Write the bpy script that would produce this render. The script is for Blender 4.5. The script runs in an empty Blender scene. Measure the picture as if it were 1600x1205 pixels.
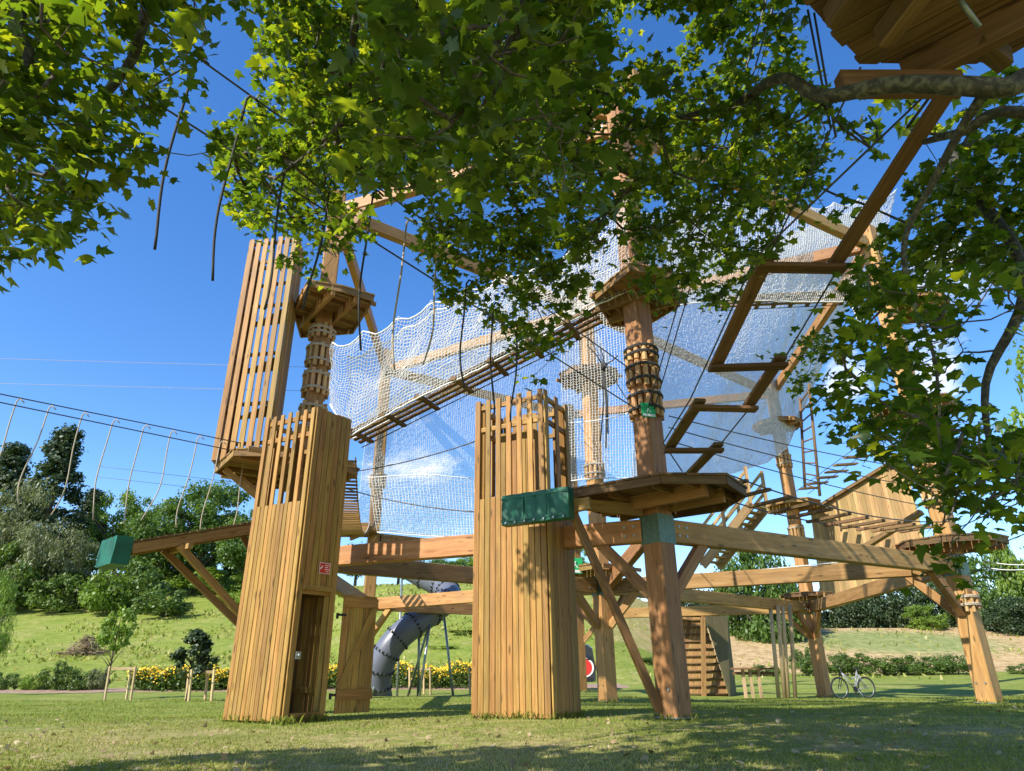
import bpy, bmesh, math, random
import numpy as np
from math import sin, cos, tan, atan, radians, pi, sqrt, exp, floor
from mathutils import Vector as V, Matrix
random.seed(7); RNG = np.random.default_rng(11)
S = bpy.context.scene; COL = S.collection

# ---------------------------------------------------------------- camera model (used to read positions off the photo)
F = 1043.; PIT = atan(448/1043.); ROLL = radians(.5); CZ = .8
def ray(u, v):
    a = u-800; b = 602.5-v; c, s = cos(ROLL), sin(ROLL)
    a, b = a*c+b*s, -a*s+b*c
    return (a, F*cos(PIT)-b*sin(PIT), F*sin(PIT)+b*cos(PIT))
def atY(u, v, y): d = ray(u, v); k = y/d[1]; return V((d[0]*k, y, CZ+d[2]*k))
def atZ(u, v, z): d = ray(u, v); k = (z-CZ)/d[2]; return V((d[0]*k, d[1]*k, z))
def atR(u, v, r): d = V(ray(u, v)).normalized(); return V((0, 0, CZ))+d*r
def onplane(u, v, p, q):
    d = ray(u, v); nx, ny = -(q[1]-p[1]), q[0]-p[0]
    k = (nx*p[0]+ny*p[1])/(nx*d[0]+ny*d[1]); return V((d[0]*k, d[1]*k, CZ+d[2]*k))

def interp(x, pts):
    if x <= pts[0][0]: return pts[0][1]
    for (a, b), (c, d) in zip(pts, pts[1:]):
        if x <= c:
            t = (x-a)/(c-a); t = t*t*(3-2*t) if False else t
            return b+(d-b)*t
    return pts[-1][1]
ZL = [(-60, 0), (6, 0), (11, .05), (14, .05), (18, 0), (41, 0), (44, .2), (60, 3.2), (80, 7.6), (95, 11.5), (112, 16), (140, 18), (400, 18)]
ZM = [(-60, 0), (6, 0), (11, .08), (14, .07), (18, 0), (41, 0), (44, .3), (60, 5.0), (75, 9.5), (95, 12), (140, 13), (400, 13)]
ZR = [(-60, 0), (6, 0), (11, .10), (14.5, .09), (18, -.02), (24, -.09), (28, -.2), (36, -.08), (50, .36), (55, .6), (66, 2.9), (77, 4.9), (84, 5.2), (140, 5.2), (400, 6)]
def sm(t): t = max(0, min(1, t)); return t*t*(3-2*t)
def gz(x, y):
    q = x/max(y, 8.)
    l, m, r = interp(y, ZL), interp(y, ZM), interp(y, ZR)
    w1 = sm((q+.34)/.16); w2 = sm((q-.10)/.2)
    z = (l*(1-w1)+m*w1)*(1-w2)+r*w2
    return z + .018*sin(x*.9+1.3*sin(y*.7))+.015*sin(y*1.3+x*.4)

# ---------------------------------------------------------------- materials
def newmat(name):
    m = bpy.data.materials.new(name); m.use_nodes = True
    nt = m.node_tree; nt.nodes.clear(); return m, nt
def nd(nt, t, **k):
    n = nt.nodes.new(t)
    for a, b in k.items():
        if a.startswith('i_'):
            key = a[2:]; key = int(key) if key.isdigit() else key.replace('_', ' ')
            n.inputs[key].default_value = b
        else: setattr(n, a, b)
    return n
def lk(nt, a, b): nt.links.new(a, b)
def ramp(nt, fac, stops):
    r = nt.nodes.new('ShaderNodeValToRGB'); e = r.color_ramp.elements
    while len(e) < len(stops): e.new(.5)
    for x, (p, c) in zip(e, stops): x.position = p; x.color = (*c, 1) if len(c) == 3 else c
    lk(nt, fac, r.inputs[0]); return r.outputs[0]
def mixc(nt, fac, a, b, mode='MIX'):
    n = nd(nt, 'ShaderNodeMix', data_type='RGBA', blend_type=mode)
    for i, v in ((0, fac), (6, a), (7, b)):
        if hasattr(v, 'links') or hasattr(v, 'is_linked'): lk(nt, v, n.inputs[i])
        else: n.inputs[i].default_value = v if i == 0 else (*v, 1)
    return n.outputs[2]
def out(nt, sh): o = nt.nodes.new('ShaderNodeOutputMaterial'); lk(nt, sh, o.inputs[0])

def wood(name, dark, mid, light, rough=.65, knots=.8, grain=22., spec=.3):
    m, nt = newmat(name)
    a = nd(nt, 'ShaderNodeAttribute', attribute_name='gv'); s = nd(nt, 'ShaderNodeAttribute', attribute_name='sd')
    mp = nd(nt, 'ShaderNodeMapping'); mp.inputs['Scale'].default_value = (1.1, grain, grain); lk(nt, a.outputs['Vector'], mp.inputs[0])
    n1 = nd(nt, 'ShaderNodeTexNoise', i_Scale=1., i_Detail=5., i_Roughness=.65, i_Distortion=.6); lk(nt, mp.outputs[0], n1.inputs[0])
    col = ramp(nt, n1.outputs[0], [(.28, dark), (.5, mid), (.72, light)])
    # board-to-board tone
    hs = nd(nt, 'ShaderNodeHueSaturation'); mr = nd(nt, 'ShaderNodeMapRange', i_3=.72, i_4=1.24); lk(nt, s.outputs['Fac'], mr.inputs[0])
    wn = nd(nt, 'ShaderNodeTexWhiteNoise', noise_dimensions='1D'); lk(nt, s.outputs['Fac'], wn.inputs['W'])
    mh = nd(nt, 'ShaderNodeMapRange', i_3=.482, i_4=.512); lk(nt, wn.outputs[0], mh.inputs[0])
    lk(nt, mh.outputs[0], hs.inputs['Hue']); lk(nt, mr.outputs[0], hs.inputs['Value']); lk(nt, col, hs.inputs['Color'])
    # knots
    mk = nd(nt, 'ShaderNodeMapping'); mk.inputs['Scale'].default_value = (1.7, 7, 7); lk(nt, a.outputs['Vector'], mk.inputs[0])
    vo = nd(nt, 'ShaderNodeTexVoronoi', i_Scale=1., i_Randomness=1.); lk(nt, mk.outputs[0], vo.inputs[0])
    kn = nd(nt, 'ShaderNodeMapRange', i_1=.07, i_2=.2, i_3=knots, i_4=0.); lk(nt, vo.outputs['Distance'], kn.inputs[0])
    dk = tuple(c*.35 for c in dark)
    c2 = mixc(nt, kn.outputs[0], hs.outputs[0], dk)
    # weathered blotches
    mb = nd(nt, 'ShaderNodeMapping'); mb.inputs['Scale'].default_value = (.9, 3, 3); lk(nt, a.outputs['Vector'], mb.inputs[0])
    nb = nd(nt, 'ShaderNodeTexNoise', i_Scale=1.3, i_Detail=4.); lk(nt, mb.outputs[0], nb.inputs[0])
    wb = nd(nt, 'ShaderNodeMapRange', i_1=.52, i_2=.75, i_3=0., i_4=.38); lk(nt, nb.outputs[0], wb.inputs[0])
    gm = tuple(.6*x+.04 for x in dark)
    c3 = mixc(nt, wb.outputs[0], c2, gm)
    p = nd(nt, 'ShaderNodeBsdfPrincipled', i_Roughness=rough); p.inputs['Specular IOR Level'].default_value = spec
    lk(nt, c3, p.inputs['Base Color'])
    bp = nd(nt, 'ShaderNodeBump', i_Strength=.25, i_Distance=.004); lk(nt, n1.outputs[0], bp.inputs['Height']); lk(nt, bp.outputs[0], p.inputs['Normal'])
    out(nt, p.outputs[0]); return m
def plain(name, col, rough=.6, metal=0., var=.15, scale=9., spec=.4, bump=0.):
    m, nt = newmat(name)
    g = nd(nt, 'ShaderNodeNewGeometry'); n = nd(nt, 'ShaderNodeTexNoise', i_Scale=scale, i_Detail=5.); lk(nt, g.outputs['Position'], n.inputs[0])
    c = ramp(nt, n.outputs[0], [(.3, tuple(x*(1-var) for x in col)), (.7, tuple(min(1, x*(1+var)) for x in col))])
    p = nd(nt, 'ShaderNodeBsdfPrincipled', i_Roughness=rough, i_Metallic=metal); p.inputs['Specular IOR Level'].default_value = spec
    lk(nt, c, p.inputs['Base Color'])
    if bump:
        b = nd(nt, 'ShaderNodeBump', i_Strength=bump, i_Distance=.02); lk(nt, n.outputs[0], b.inputs['Height']); lk(nt, b.outputs[0], p.inputs['Normal'])
    out(nt, p.outputs[0]); return m
def foliage(name, cols, trans, tw=.45, rough=.45, spec=.35, clump=0):
    m, nt = newmat(name)
    s = nd(nt, 'ShaderNodeAttribute', attribute_name='sd')
    c = ramp(nt, s.outputs['Fac'], [(i/(len(cols)-1), q) for i, q in enumerate(cols)])
    p = nd(nt, 'ShaderNodeBsdfPrincipled', i_Roughness=rough); p.inputs['Specular IOR Level'].default_value = spec
    lk(nt, c, p.inputs['Base Color'])
    t = nd(nt, 'ShaderNodeBsdfTranslucent')
    lk(nt, mixc(nt, 1., c, trans, 'MULTIPLY'), t.inputs[0])
    mx = nd(nt, 'ShaderNodeMixShader'); mx.inputs[0].default_value = tw
    lk(nt, p.outputs[0], mx.inputs[1]); lk(nt, t.outputs[0], mx.inputs[2]); out(nt, mx.outputs[0]); return m

M = {}
M['tower'] = wood('tower_pine', (.205, .108, .022), (.325, .184, .043), (.44, .265, .074), .6, .85)
M['larch'] = wood('larch_glulam', (.25, .125, .038), (.365, .198, .064), (.475, .28, .108), .6, .85, 12)
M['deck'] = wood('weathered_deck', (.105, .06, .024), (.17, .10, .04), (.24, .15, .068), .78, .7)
M['decky'] = wood('treated_pine', (.19, .105, .032), (.29, .168, .055), (.38, .238, .088), .7, .75)
M['pale'] = wood('pale_board', (.29, .18, .065), (.41, .27, .105), (.50, .35, .165), .65, .55)
M['grey'] = wood('grey_board', (.09, .08, .035), (.14, .12, .055), (.19, .165, .085), .8, .5)
M['log'] = wood('pale_log', (.36, .2, .08), (.5, .3, .12), (.6, .4, .19), .7, .4)
M['steel'] = plain('galvanised_steel', (.3, .34, .32), .45, .7, .2, 14)
M['greensteel'] = plain('greenish_plate', (.12, .19, .15), .5, .4, .2, 14)
M['rope'] = plain('beige_rope', (.42, .36, .27), .9, 0, .25, 60)
M['blackrope'] = plain('dark_rope', (.045, .043, .04), .85, 0, .3, 60)
M['cable'] = plain('steel_cable', (.09, .09, .09), .5, .3, .2, 30)
M['whitecord'] = plain('white_cord', (.72, .72, .68), .8, 0, .1, 30)
M['net'] = plain('white_net_cord', (.66, .65, .60), .85, 0, .1, 3)
M['green'] = plain('green_tarpaulin', (.004, .095, .052), .5, 0, .3, 3.5, .4, .5)
M['red'] = plain('red_sign', (.6, .03, .02), .4)
M['white'] = plain('white_paint', (.8, .8, .78), .45, 0, .05)
M['signgreen'] = plain('green_sign', (.02, .4, .12), .4)
M['slide'] = plain('grey_plastic', (.12, .13, .165), .38, 0, .06, 2, .5)
M['black'] = plain('black_rubber', (.015, .015, .016), .6)
M['darkpaint'] = plain('dark_van_paint', (.03, .032, .04), .25, 0, .05, 3, .5)
M['vanred'] = plain('red_van_paint', (.6, .035, .03), .3)
M['glass'] = plain('dark_glass', (.02, .025, .03), .06, 0, .02, 2, .6)
M['bikewhite'] = plain('bike_frame_paint', (.3, .31, .33), .3)
M['yellow'] = plain('yellow_petals', (.75, .48, .015), .6, 0, .25, 20)
M['stake'] = wood('stake_pine', (.36, .25, .12), (.5, .36, .18), (.58, .44, .25), .7, .4)

# bark (plane tree: mottled)
def bark(name, a, b, c, sc):
    m, nt = newmat(name); g = nd(nt, 'ShaderNodeNewGeometry')
    v = nd(nt, 'ShaderNodeTexVoronoi', i_Scale=sc); n = nd(nt, 'ShaderNodeTexNoise', i_Scale=sc*1.4, i_Detail=4., i_Distortion=1.)
    lk(nt, g.outputs['Position'], n.inputs[0]); lk(nt, n.outputs['Color'], v.inputs[0])
    col = ramp(nt, n.outputs[0], [(.36, a), (.5, b), (.62, c)])
    p = nd(nt, 'ShaderNodeBsdfPrincipled', i_Roughness=.85); lk(nt, col, p.inputs['Base Color'])
    bp = nd(nt, 'ShaderNodeBump', i_Strength=.5, i_Distance=.02); lk(nt, n.outputs[0], bp.inputs['Height']); lk(nt, bp.outputs[0], p.inputs['Normal'])
    out(nt, p.outputs[0]); return m
M['planebark'] = bark('plane_bark', (.026, .024, .015), (.05, .047, .028), (.12, .11, .065), 10)
M['bark'] = bark('brown_bark', (.045, .033, .022), (.08, .06, .04), (.12, .095, .07), 9)
M['leaf'] = foliage('plane_leaf', [(.018, .040, .006), (.028, .056, .008), (.040, .074, .010), (.085, .115, .012)], (7.0, 5.4, 1.3), .5, .38)
M['fol_round'] = foliage('broadleaf_foliage', [(.05, .095, .016), (.08, .145, .024), (.11, .175, .03)], (2., 2., 1.), .3)
M['fol_conifer'] = foliage('conifer_foliage', [(.028, .05, .018), (.042, .07, .024), (.058, .088, .03)], (1.5, 1.6, 1.), .2)
M['fol_willow'] = foliage('grey_green_foliage', [(.12, .145, .06), (.17, .19, .085), (.22, .24, .115)], (1.6, 1.7, 1.), .3)
M['fol_bright'] = foliage('bright_foliage', [(.10, .17, .02), (.15, .23, .03), (.2, .28, .04)], (2., 2., 1.), .35)
M['fol_bush'] = foliage('shrub_foliage', [(.05, .09, .015), (.085, .14, .024), (.125, .18, .03)], (2., 2., 1.), .28)
M['deadleaf'] = foliage('dry_leaf', [(.2, .13, .06), (.33, .24, .12), (.45, .36, .2)], (1., .9, .6), .15)
M['blade'] = foliage('grass_blade', [(.14, .18, .03), (.22, .265, .045), (.33, .325, .09), (.52, .44, .22)], (1.6, 1.6, .8), .3, .6, .15)
M['twig'] = plain('dry_brush', (.24, .17, .1), .9, 0, .4, 20)

def ground_mat():
    m, nt = newmat('grass_ground'); g = nd(nt, 'ShaderNodeNewGeometry'); P = g.outputs['Position']
    def noise(sc, det=5., rough=.6, dist=0.):
        n = nd(nt, 'ShaderNodeTexNoise', i_Scale=sc, i_Detail=det, i_Roughness=rough, i_Distortion=dist); lk(nt, P, n.inputs[0]); return n.outputs[0]
    fine = noise(30., 6., .75); mid = noise(3.2, 5.); big = noise(.33, 4., .6, .4)
    tex2 = noise(5.5, 6., .7, .3); gmul = ramp(nt, tex2, [(.3, (.55, .62, .5)), (.5, (.95, .97, .95)), (.7, (1.25, 1.18, 1.35))])
    tex3 = noise(.9, 5., .65, .5); gm3 = ramp(nt, tex3, [(.32, (.72, .8, .62)), (.5, (1, 1, 1)), (.68, (1.28, 1.15, 1.35))]); gmul = mixc(nt, 1., gmul, gm3, 'MULTIPLY')
    gcol = ramp(nt, fine, [(.28, (.09, .125, .016)), (.5, (.20, .245, .036)), (.72, (.34, .355, .085))])
    dry = ramp(nt, fine, [(.25, (.17, .13, .05)), (.5, (.40, .32, .14)), (.75, (.6, .5, .27))])
    f = nd(nt, 'ShaderNodeMath', operation='ADD'); lk(nt, mid, f.inputs[0]); lk(nt, big, f.inputs[1])
    # worn dry turf under the tree, in front of the towers
    sp = nd(nt, 'ShaderNodeSeparateXYZ'); lk(nt, P, sp.inputs[0])
    near = nd(nt, 'ShaderNodeMapRange', i_1=16., i_2=9., i_3=0., i_4=.25); lk(nt, sp.outputs[1], near.inputs[0])
    f2 = nd(nt, 'ShaderNodeMath', operation='ADD'); lk(nt, f.outputs[0], f2.inputs[0]); lk(nt, near.outputs[0], f2.inputs[1])
    dm = nd(nt, 'ShaderNodeMapRange', i_1=1.03, i_2=1.34, i_3=0., i_4=.8); lk(nt, f2.outputs[0], dm.inputs[0])
    c = mixc(nt, 1., mixc(nt, dm.outputs[0], gcol, dry), gmul, 'MULTIPLY')
    # right-hand bank: bare straw-coloured earth with a green patch
    q = nd(nt, 'ShaderNodeMath', operation='DIVIDE'); lk(nt, sp.outputs[0], q.inputs[0]); lk(nt, sp.outputs[1], q.inputs[1])
    wob = nd(nt, 'ShaderNodeMath', operation='MULTIPLY_ADD', i_1=.16); lk(nt, big, wob.inputs[0]); lk(nt, q.outputs[0], wob.inputs[2])
    rb = nd(nt, 'ShaderNodeMapRange', i_1=.17, i_2=.33); lk(nt, wob.outputs[0], rb.inputs[0])
    fb = nd(nt, 'ShaderNodeMapRange', i_1=53.5, i_2=54.5); lk(nt, sp.outputs[1], fb.inputs[0])
    er = nd(nt, 'ShaderNodeMath', operation='MULTIPLY'); lk(nt, rb.outputs[0], er.inputs[0]); lk(nt, fb.outputs[0], er.inputs[1])
    medf = noise(1.6, 6., .7)
    ecol = ramp(nt, medf, [(.3, (.22, .14, .06)), (.5, (.42, .29, .14)), (.7, (.56, .42, .23))])
    # patch
    vs = nd(nt, 'ShaderNodeVectorMath', operation='SUBTRACT'); lk(nt, P, vs.inputs[0]); vs.inputs[1].default_value = (36, 68, 3)
    vm = nd(nt, 'ShaderNodeMapping'); vm.inputs['Scale'].default_value = (.075, .10, .02); vm.inputs['Rotation'].default_value = (0, 0, .25); lk(nt, vs.outputs[0], vm.inputs[0])
    vl = nd(nt, 'ShaderNodeVectorMath', operation='LENGTH'); lk(nt, vm.outputs[0], vl.inputs[0])
    pa = nd(nt, 'ShaderNodeMath', operation='MULTIPLY_ADD', i_1=.9); lk(nt, medf, pa.inputs[0]); lk(nt, vl.outputs['Value'], pa.inputs[2])
    pm = nd(nt, 'ShaderNodeMapRange', i_1=.95, i_2=1.3, i_3=.85, i_4=0.); lk(nt, pa.outputs[0], pm.inputs[0])
    gp = ramp(nt, medf, [(.3, (.09, .15, .03)), (.55, (.2, .25, .08)), (.75, (.36, .33, .14))])
    e2 = mixc(nt, pm.outputs[0], ecol, gp)
    c2 = mixc(nt, er.outputs[0], c, e2)
    p = nd(nt, 'ShaderNodeBsdfPrincipled', i_Roughness=.9); p.inputs['Specular IOR Level'].default_value = .15; lk(nt, c2, p.inputs['Base Color'])
    b = nd(nt, 'ShaderNodeBump', i_Strength=.7, i_Distance=.05); lk(nt, fine, b.inputs['Height']); lk(nt, b.outputs[0], p.inputs['Normal'])
    out(nt, p.outputs[0]); return m
M['ground'] = ground_mat()
M['soil'] = plain('pinkish_soil', (.3, .2, .14), .9, 0, .35, 5, .2, .5)

# ---------------------------------------------------------------- mesh builders
class MB:
    def __init__(s): s.v = []; s.f = []; s.g = []; s.s = []; s.smooth = []
    def add(s, vs, fs, gs=None, seed=None, smooth=False):
        o = len(s.v); seed = random.random() if seed is None else seed
        s.v += [tuple(v) for v in vs]; s.f += [tuple(i+o for i in f) for f in fs]
        off = seed*37.
        if gs is None: gs = [(v[0], v[1], v[2]) for v in vs]
        s.g += [(g[0]+off, g[1]+off*1.7, g[2]+off*2.3) for g in gs]; s.s += [seed]*len(vs); s.smooth += [smooth]*len(fs)
    def beam(s, p, q, w, h, up=(0, 0, 1), ch=0., seed=None):
        p = V(p); q = V(q); d = (q-p); L = d.length; d.normalize(); up = V(up)
        if abs(d.dot(up)) > .98: up = V((0, 1, 0)) if abs(d.y) < .9 else V((1, 0, 0))
        x = d.cross(up).normalized(); z = x.cross(d).normalized()
        a, b = w/2, h/2; c = ch
        if c > 0: pr = [(-a+c, -b), (a-c, -b), (a, -b+c), (a, b-c), (a-c, b), (-a+c, b), (-a, b-c), (-a, -b+c)]
        else: pr = [(-a, -b), (a, -b), (a, b), (-a, b)]
        n = len(pr)
        vs = [p+x*i+z*j for i, j in pr]+[q+x*i+z*j for i, j in pr]
        gs = [(0, i, j) for i, j in pr]+[(L, i, j) for i, j in pr]
        fs = [(k, k+n, (k+1) % n+n, (k+1) % n) for k in range(n)]+[tuple(range(n)), tuple(range(2*n-1, n-1, -1))]
        s.add(vs, fs, gs, seed)
    def box(s, c, dx, dy, dz, seed=None):
        c = V(c); dx = V(dx); dy = V(dy); dz = V(dz)
        vs = [c+dx*i+dy*j+dz*k for i in (-1, 1) for j in (-1, 1) for k in (-1, 1)]
        s.add(vs, [(0, 1, 3, 2), (4, 6, 7, 5), (0, 4, 5, 1), (2, 3, 7, 6), (0, 2, 6, 4), (1, 5, 7, 3)], None, seed)
    def tube(s, pts, r, n=8, smooth=True, caps=True, seed=None):
        pts = [V(p) for p in pts]; m = len(pts); rs = r if isinstance(r, (list, tuple)) else [r]*m
        vs = []; gs = []; prev = None; L = 0
        for i, p in enumerate(pts):
            t = (pts[min(i+1, m-1)]-pts[max(i-1, 0)])
            t = t.normalized() if t.length > 1e-9 else V((0, 0, 1))
            if prev is None:
                u = t.cross(V((0, 0, 1)))
                if u.length < .05: u = t.cross(V((1, 0, 0)))
            else: u = prev-t*prev.dot(t)
            u.normalize(); w = t.cross(u); prev = u
            if i: L += (pts[i]-pts[i-1]).length
            for k in range(n):
                a = 2*pi*k/n; vs.append(p+(u*cos(a)+w*sin(a))*rs[i]); gs.append((L, rs[i]*cos(a), rs[i]*sin(a)))
        fs = [(i*n+k, i*n+(k+1) % n, (i+1)*n+(k+1) % n, (i+1)*n+k) for i in range(m-1) for k in range(n)]
        if caps: fs += [tuple(range(n-1, -1, -1)), tuple(range((m-1)*n, m*n))]
        s.add(vs, fs, gs, seed, smooth)
    def prism(s, poly, n, th, u=None, seed=None):
        poly = [V(p) for p in poly]; n = V(n).normalized()*th; k = len(poly)
        u = V(u) if u else (poly[1]-poly[0]).normalized(); w = V(n).normalized().cross(u)
        vs = poly+[p+n for p in poly]
        gs = [(p.dot(u), p.dot(w), 0) for p in poly]+[(p.dot(u), p.dot(w), th) for p in poly]
        fs = [tuple(range(k-1, -1, -1)), tuple(range(k, 2*k))]+[(i, (i+1) % k, (i+1) % k+k, i+k) for i in range(k)]
        s.add(vs, fs, gs, seed)
    def planks(s, poly, d, n, w, gap, th, jitter=0.):
        """fill a flat convex polygon (3-D points) with boards running along d"""
        poly = [V(p) for p in poly]; d = V(d).normalized(); n = V(n).normalized(); c = n.cross(d).normalized(); o = poly[0]
        P2 = [((p-o).dot(d), (p-o).dot(c)) for p in poly]
        lo = min(b for a, b in P2); hi = max(b for a, b in P2); t = lo
        while t < hi-.01:
            q = clip(clip(P2, t, 1), min(t+w, hi), -1)
            if len(q) > 2:
                j = random.uniform(-jitter, jitter)
                s.prism([o+d*(a+j)+c*b for a, b in q], n, th*random.uniform(.94, 1.06), d)
            t += w+gap
    def build(s, name, mat, parent=None, loc=None):
        me = bpy.data.meshes.new(name); loc = V(loc) if loc else V((0, 0, 0))
        me.from_pydata([tuple(V(v)-loc) for v in s.v], [], s.f)
        a = me.attributes.new('gv', 'FLOAT_VECTOR', 'POINT'); a.data.foreach_set('vector', [c for g in s.g for c in g])
        a = me.attributes.new('sd', 'FLOAT', 'POINT'); a.data.foreach_set('value', s.s)
        me.polygons.foreach_set('use_smooth', s.smooth)
        bm = bmesh.new(); bm.from_mesh(me); bmesh.ops.recalc_face_normals(bm, faces=bm.faces); bm.to_mesh(me); bm.free()
        me.materials.append(mat); o = bpy.data.objects.new(name, me); COL.objects.link(o)
        if parent:
            o.parent = parent; wl = V((0, 0, 0)); q = parent
            while q: wl += V(q.location); q = q.parent
            o.location = loc-wl
        else: o.location = loc
        return o
def clip(P, t, sgn):
    r = []
    for (a, b), (c, d) in zip(P, P[1:]+P[:1]):
        i1 = (b-t)*sgn >= -1e-9; i2 = (d-t)*sgn >= -1e-9
        if i1: r.append((a, b))
        if i1 != i2: k = (t-b)/(d-b); r.append((a+(c-a)*k, t))
    return r
def tag(o, label=None, cat=None, group=None, kind=None):
    if label: o['label'] = label
    if cat: o['category'] = cat
    if group: o['group'] = group
    if kind: o['kind'] = kind
    return o
def thing(name, label, cat, loc=(0, 0, 0), group=None):
    o = bpy.data.objects.new(name, None); COL.objects.link(o); o.location = loc; o.empty_display_size = .2
    return tag(o, label, cat, group)
def npmesh(name, verts, nper, K, seed, mat, parent=None, faces=None, smooth=False, loc=None):
    """big meshes: verts (N*K,3); faces = list of index tuples of one element; repeated N times"""
    N = len(verts)//K; me = bpy.data.meshes.new(name)
    verts = np.asarray(verts, np.float32)
    if loc is not None: verts = verts-np.array(loc, np.float32)
    me.vertices.add(len(verts)); me.vertices.foreach_set('co', verts.ravel())
    fl = [len(f) for f in faces]; flat = np.array([i for f in faces for i in f], np.int32)
    loops = (flat[None, :]+(np.arange(N, dtype=np.int32)*K)[:, None]).ravel()
    tot = np.tile(np.array(fl, np.int32), N); st = np.concatenate([[0], np.cumsum(tot)[:-1]]).astype(np.int32)
    me.loops.add(len(loops)); me.loops.foreach_set('vertex_index', loops)
    me.polygons.add(len(tot)); me.polygons.foreach_set('loop_start', st); me.polygons.foreach_set('loop_total', tot)
    if smooth: me.polygons.foreach_set('use_smooth', np.ones(len(tot), bool))
    a = me.attributes.new('sd', 'FLOAT', 'POINT'); a.data.foreach_set('value', np.repeat(np.asarray(seed, np.float32), K))
    me.update(calc_edges=True); me.materials.append(mat)
    o = bpy.data.objects.new(name, me); COL.objects.link(o)
    if parent:
        o.parent = parent
        if loc is not None: o.location = V(loc)-V(parent.location)
    elif loc is not None: o.location = loc
    return o
def leafverts(C, Nn, T, size, tmpl):
    """C centres, Nn normals, T tip directions (N,3), size (N), tmpl (K,3) -> (N*K,3)"""
    Nn = Nn/np.linalg.norm(Nn, axis=1, keepdims=True); T = T-Nn*np.sum(T*Nn, 1, keepdims=True); T /= np.linalg.norm(T, axis=1, keepdims=True)+1e-9
    X = np.cross(T, Nn); t = np.asarray(tmpl, float)
    sz = size[:, None, None]
    return (C[:, None, :]+sz*(t[None, :, 0:1]*X[:, None, :]+t[None, :, 1:2]*T[:, None, :]+t[None, :, 2:3]*Nn[:, None, :])).reshape(-1, 3)
DIAMOND = [(0, 0, 0), (.38, .45, -.1), (0, 1, -.12), (-.38, .45, -.1)]; DIAF = [(0, 1, 2, 3)]

# ---------------------------------------------------------------- camera, light, sky
cd = bpy.data.cameras.new('camera'); cam = bpy.data.objects.new('camera', cd); COL.objects.link(cam)
cd.sensor_width = 36; cd.sensor_fit = 'HORIZONTAL'; cd.lens = 36*F/1600; cd.clip_end = 3000; cd.clip_start = .05
fw = V((0, cos(PIT), sin(PIT))); u0 = V((0, -sin(PIT), cos(PIT))); r0 = V((1, 0, 0)); c_, s_ = cos(ROLL), sin(ROLL)
rc = r0*c_-u0*s_; uc = r0*s_+u0*c_
mw = Matrix((rc, uc, -fw)).transposed().to_4x4(); mw.translation = V((0, 0, CZ)); cam.matrix_world = mw; S.camera = cam
ELEV = radians(40.5); SX, SY = -.74, -.673
sdir = V((SX*cos(ELEV), SY*cos(ELEV), sin(ELEV)))
sl = bpy.data.lights.new('sun', 'SUN'); sl.energy = 5.0; sl.angle = radians(.5); sl.color = (1, .95, .86)
so = bpy.data.objects.new('sun', sl); COL.objects.link(so); so.rotation_euler = sdir.to_track_quat('Z', 'Y').to_euler(); so.location = (-30, -20, 40)
w = bpy.data.worlds.new('World'); S.world = w; w.use_nodes = True; nt = w.node_tree; nt.nodes.clear()
sky = nd(nt, 'ShaderNodeTexSky', sky_type='NISHITA', sun_disc=False); sky.sun_elevation = ELEV; sky.sun_rotation = math.atan2(SX, SY); sky.altitude = 100; sky.air_density = 1.0; sky.dust_density = .25; sky.ozone_density = 2.2
hs = nd(nt, 'ShaderNodeHueSaturation', i_Saturation=1.3, i_Value=1.42, i_Hue=.508); lk(nt, sky.outputs[0], hs.inputs['Color'])
tc = nd(nt, 'ShaderNodeTexCoord'); cn = nd(nt, 'ShaderNodeTexNoise', i_Scale=7., i_Detail=7., i_Roughness=.62, i_Distortion=.3)
cm = nd(nt, 'ShaderNodeMapping'); cm.inputs['Scale'].default_value = (1, 1, 2.2); lk(nt, tc.outputs['Generated'], cm.inputs[0]); lk(nt, cm.outputs[0], cn.inputs[0])
tot = None
for (u, v, rad, st) in [(1450, 570, .10, 1.0), (1325, 590, .085, .9), (620, 770, .20, .55), (850, 700, .16, .35), (1120, 650, .16, .4), (1490, 430, .10, .8), (592, 455, .03, .5)]:
    d = V(ray(u, v)).normalized(); ds = nd(nt, 'ShaderNodeVectorMath', operation='DISTANCE'); lk(nt, tc.outputs['Generated'], ds.inputs[0]); ds.inputs[1].default_value = d
    mr = nd(nt, 'ShaderNodeMapRange', interpolation_type='SMOOTHSTEP', i_1=rad, i_2=rad*.15, i_3=0., i_4=st); lk(nt, ds.outputs['Value'], mr.inputs[0])
    if tot is None: tot = mr.outputs[0]
    else: mx = nd(nt, 'ShaderNodeMath', operation='MAXIMUM'); lk(nt, tot, mx.inputs[0]); lk(nt, mr.outputs[0], mx.inputs[1]); tot = mx.outputs[0]
ad = nd(nt, 'ShaderNodeMath', operation='MULTIPLY_ADD', i_1=.42); lk(nt, tot, ad.inputs[0]); lk(nt, cn.outputs[0], ad.inputs[2])
cl = nd(nt, 'ShaderNodeMapRange', interpolation_type='SMOOTHSTEP', i_1=.72, i_2=.98, i_3=0., i_4=.95); lk(nt, ad.outputs[0], cl.inputs[0])
skc = mixc(nt, cl.outputs[0], hs.outputs[0], (7.5, 7.8, 8.2))
bg = nd(nt, 'ShaderNodeBackground', i_Strength=.115); lk(nt, skc, bg.inputs[0]); wo = nd(nt, 'ShaderNodeOutputWorld'); lk(nt, bg.outputs[0], wo.inputs[0])
S.view_settings.view_transform = 'Standard'; S.view_settings.look = 'None'; S.view_settings.gamma = 1; S.view_settings.exposure = 0.72; S.view_settings.use_curve_mapping = False
S.cycles.max_bounces = 8; S.cycles.transparent_max_bounces = 8

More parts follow.
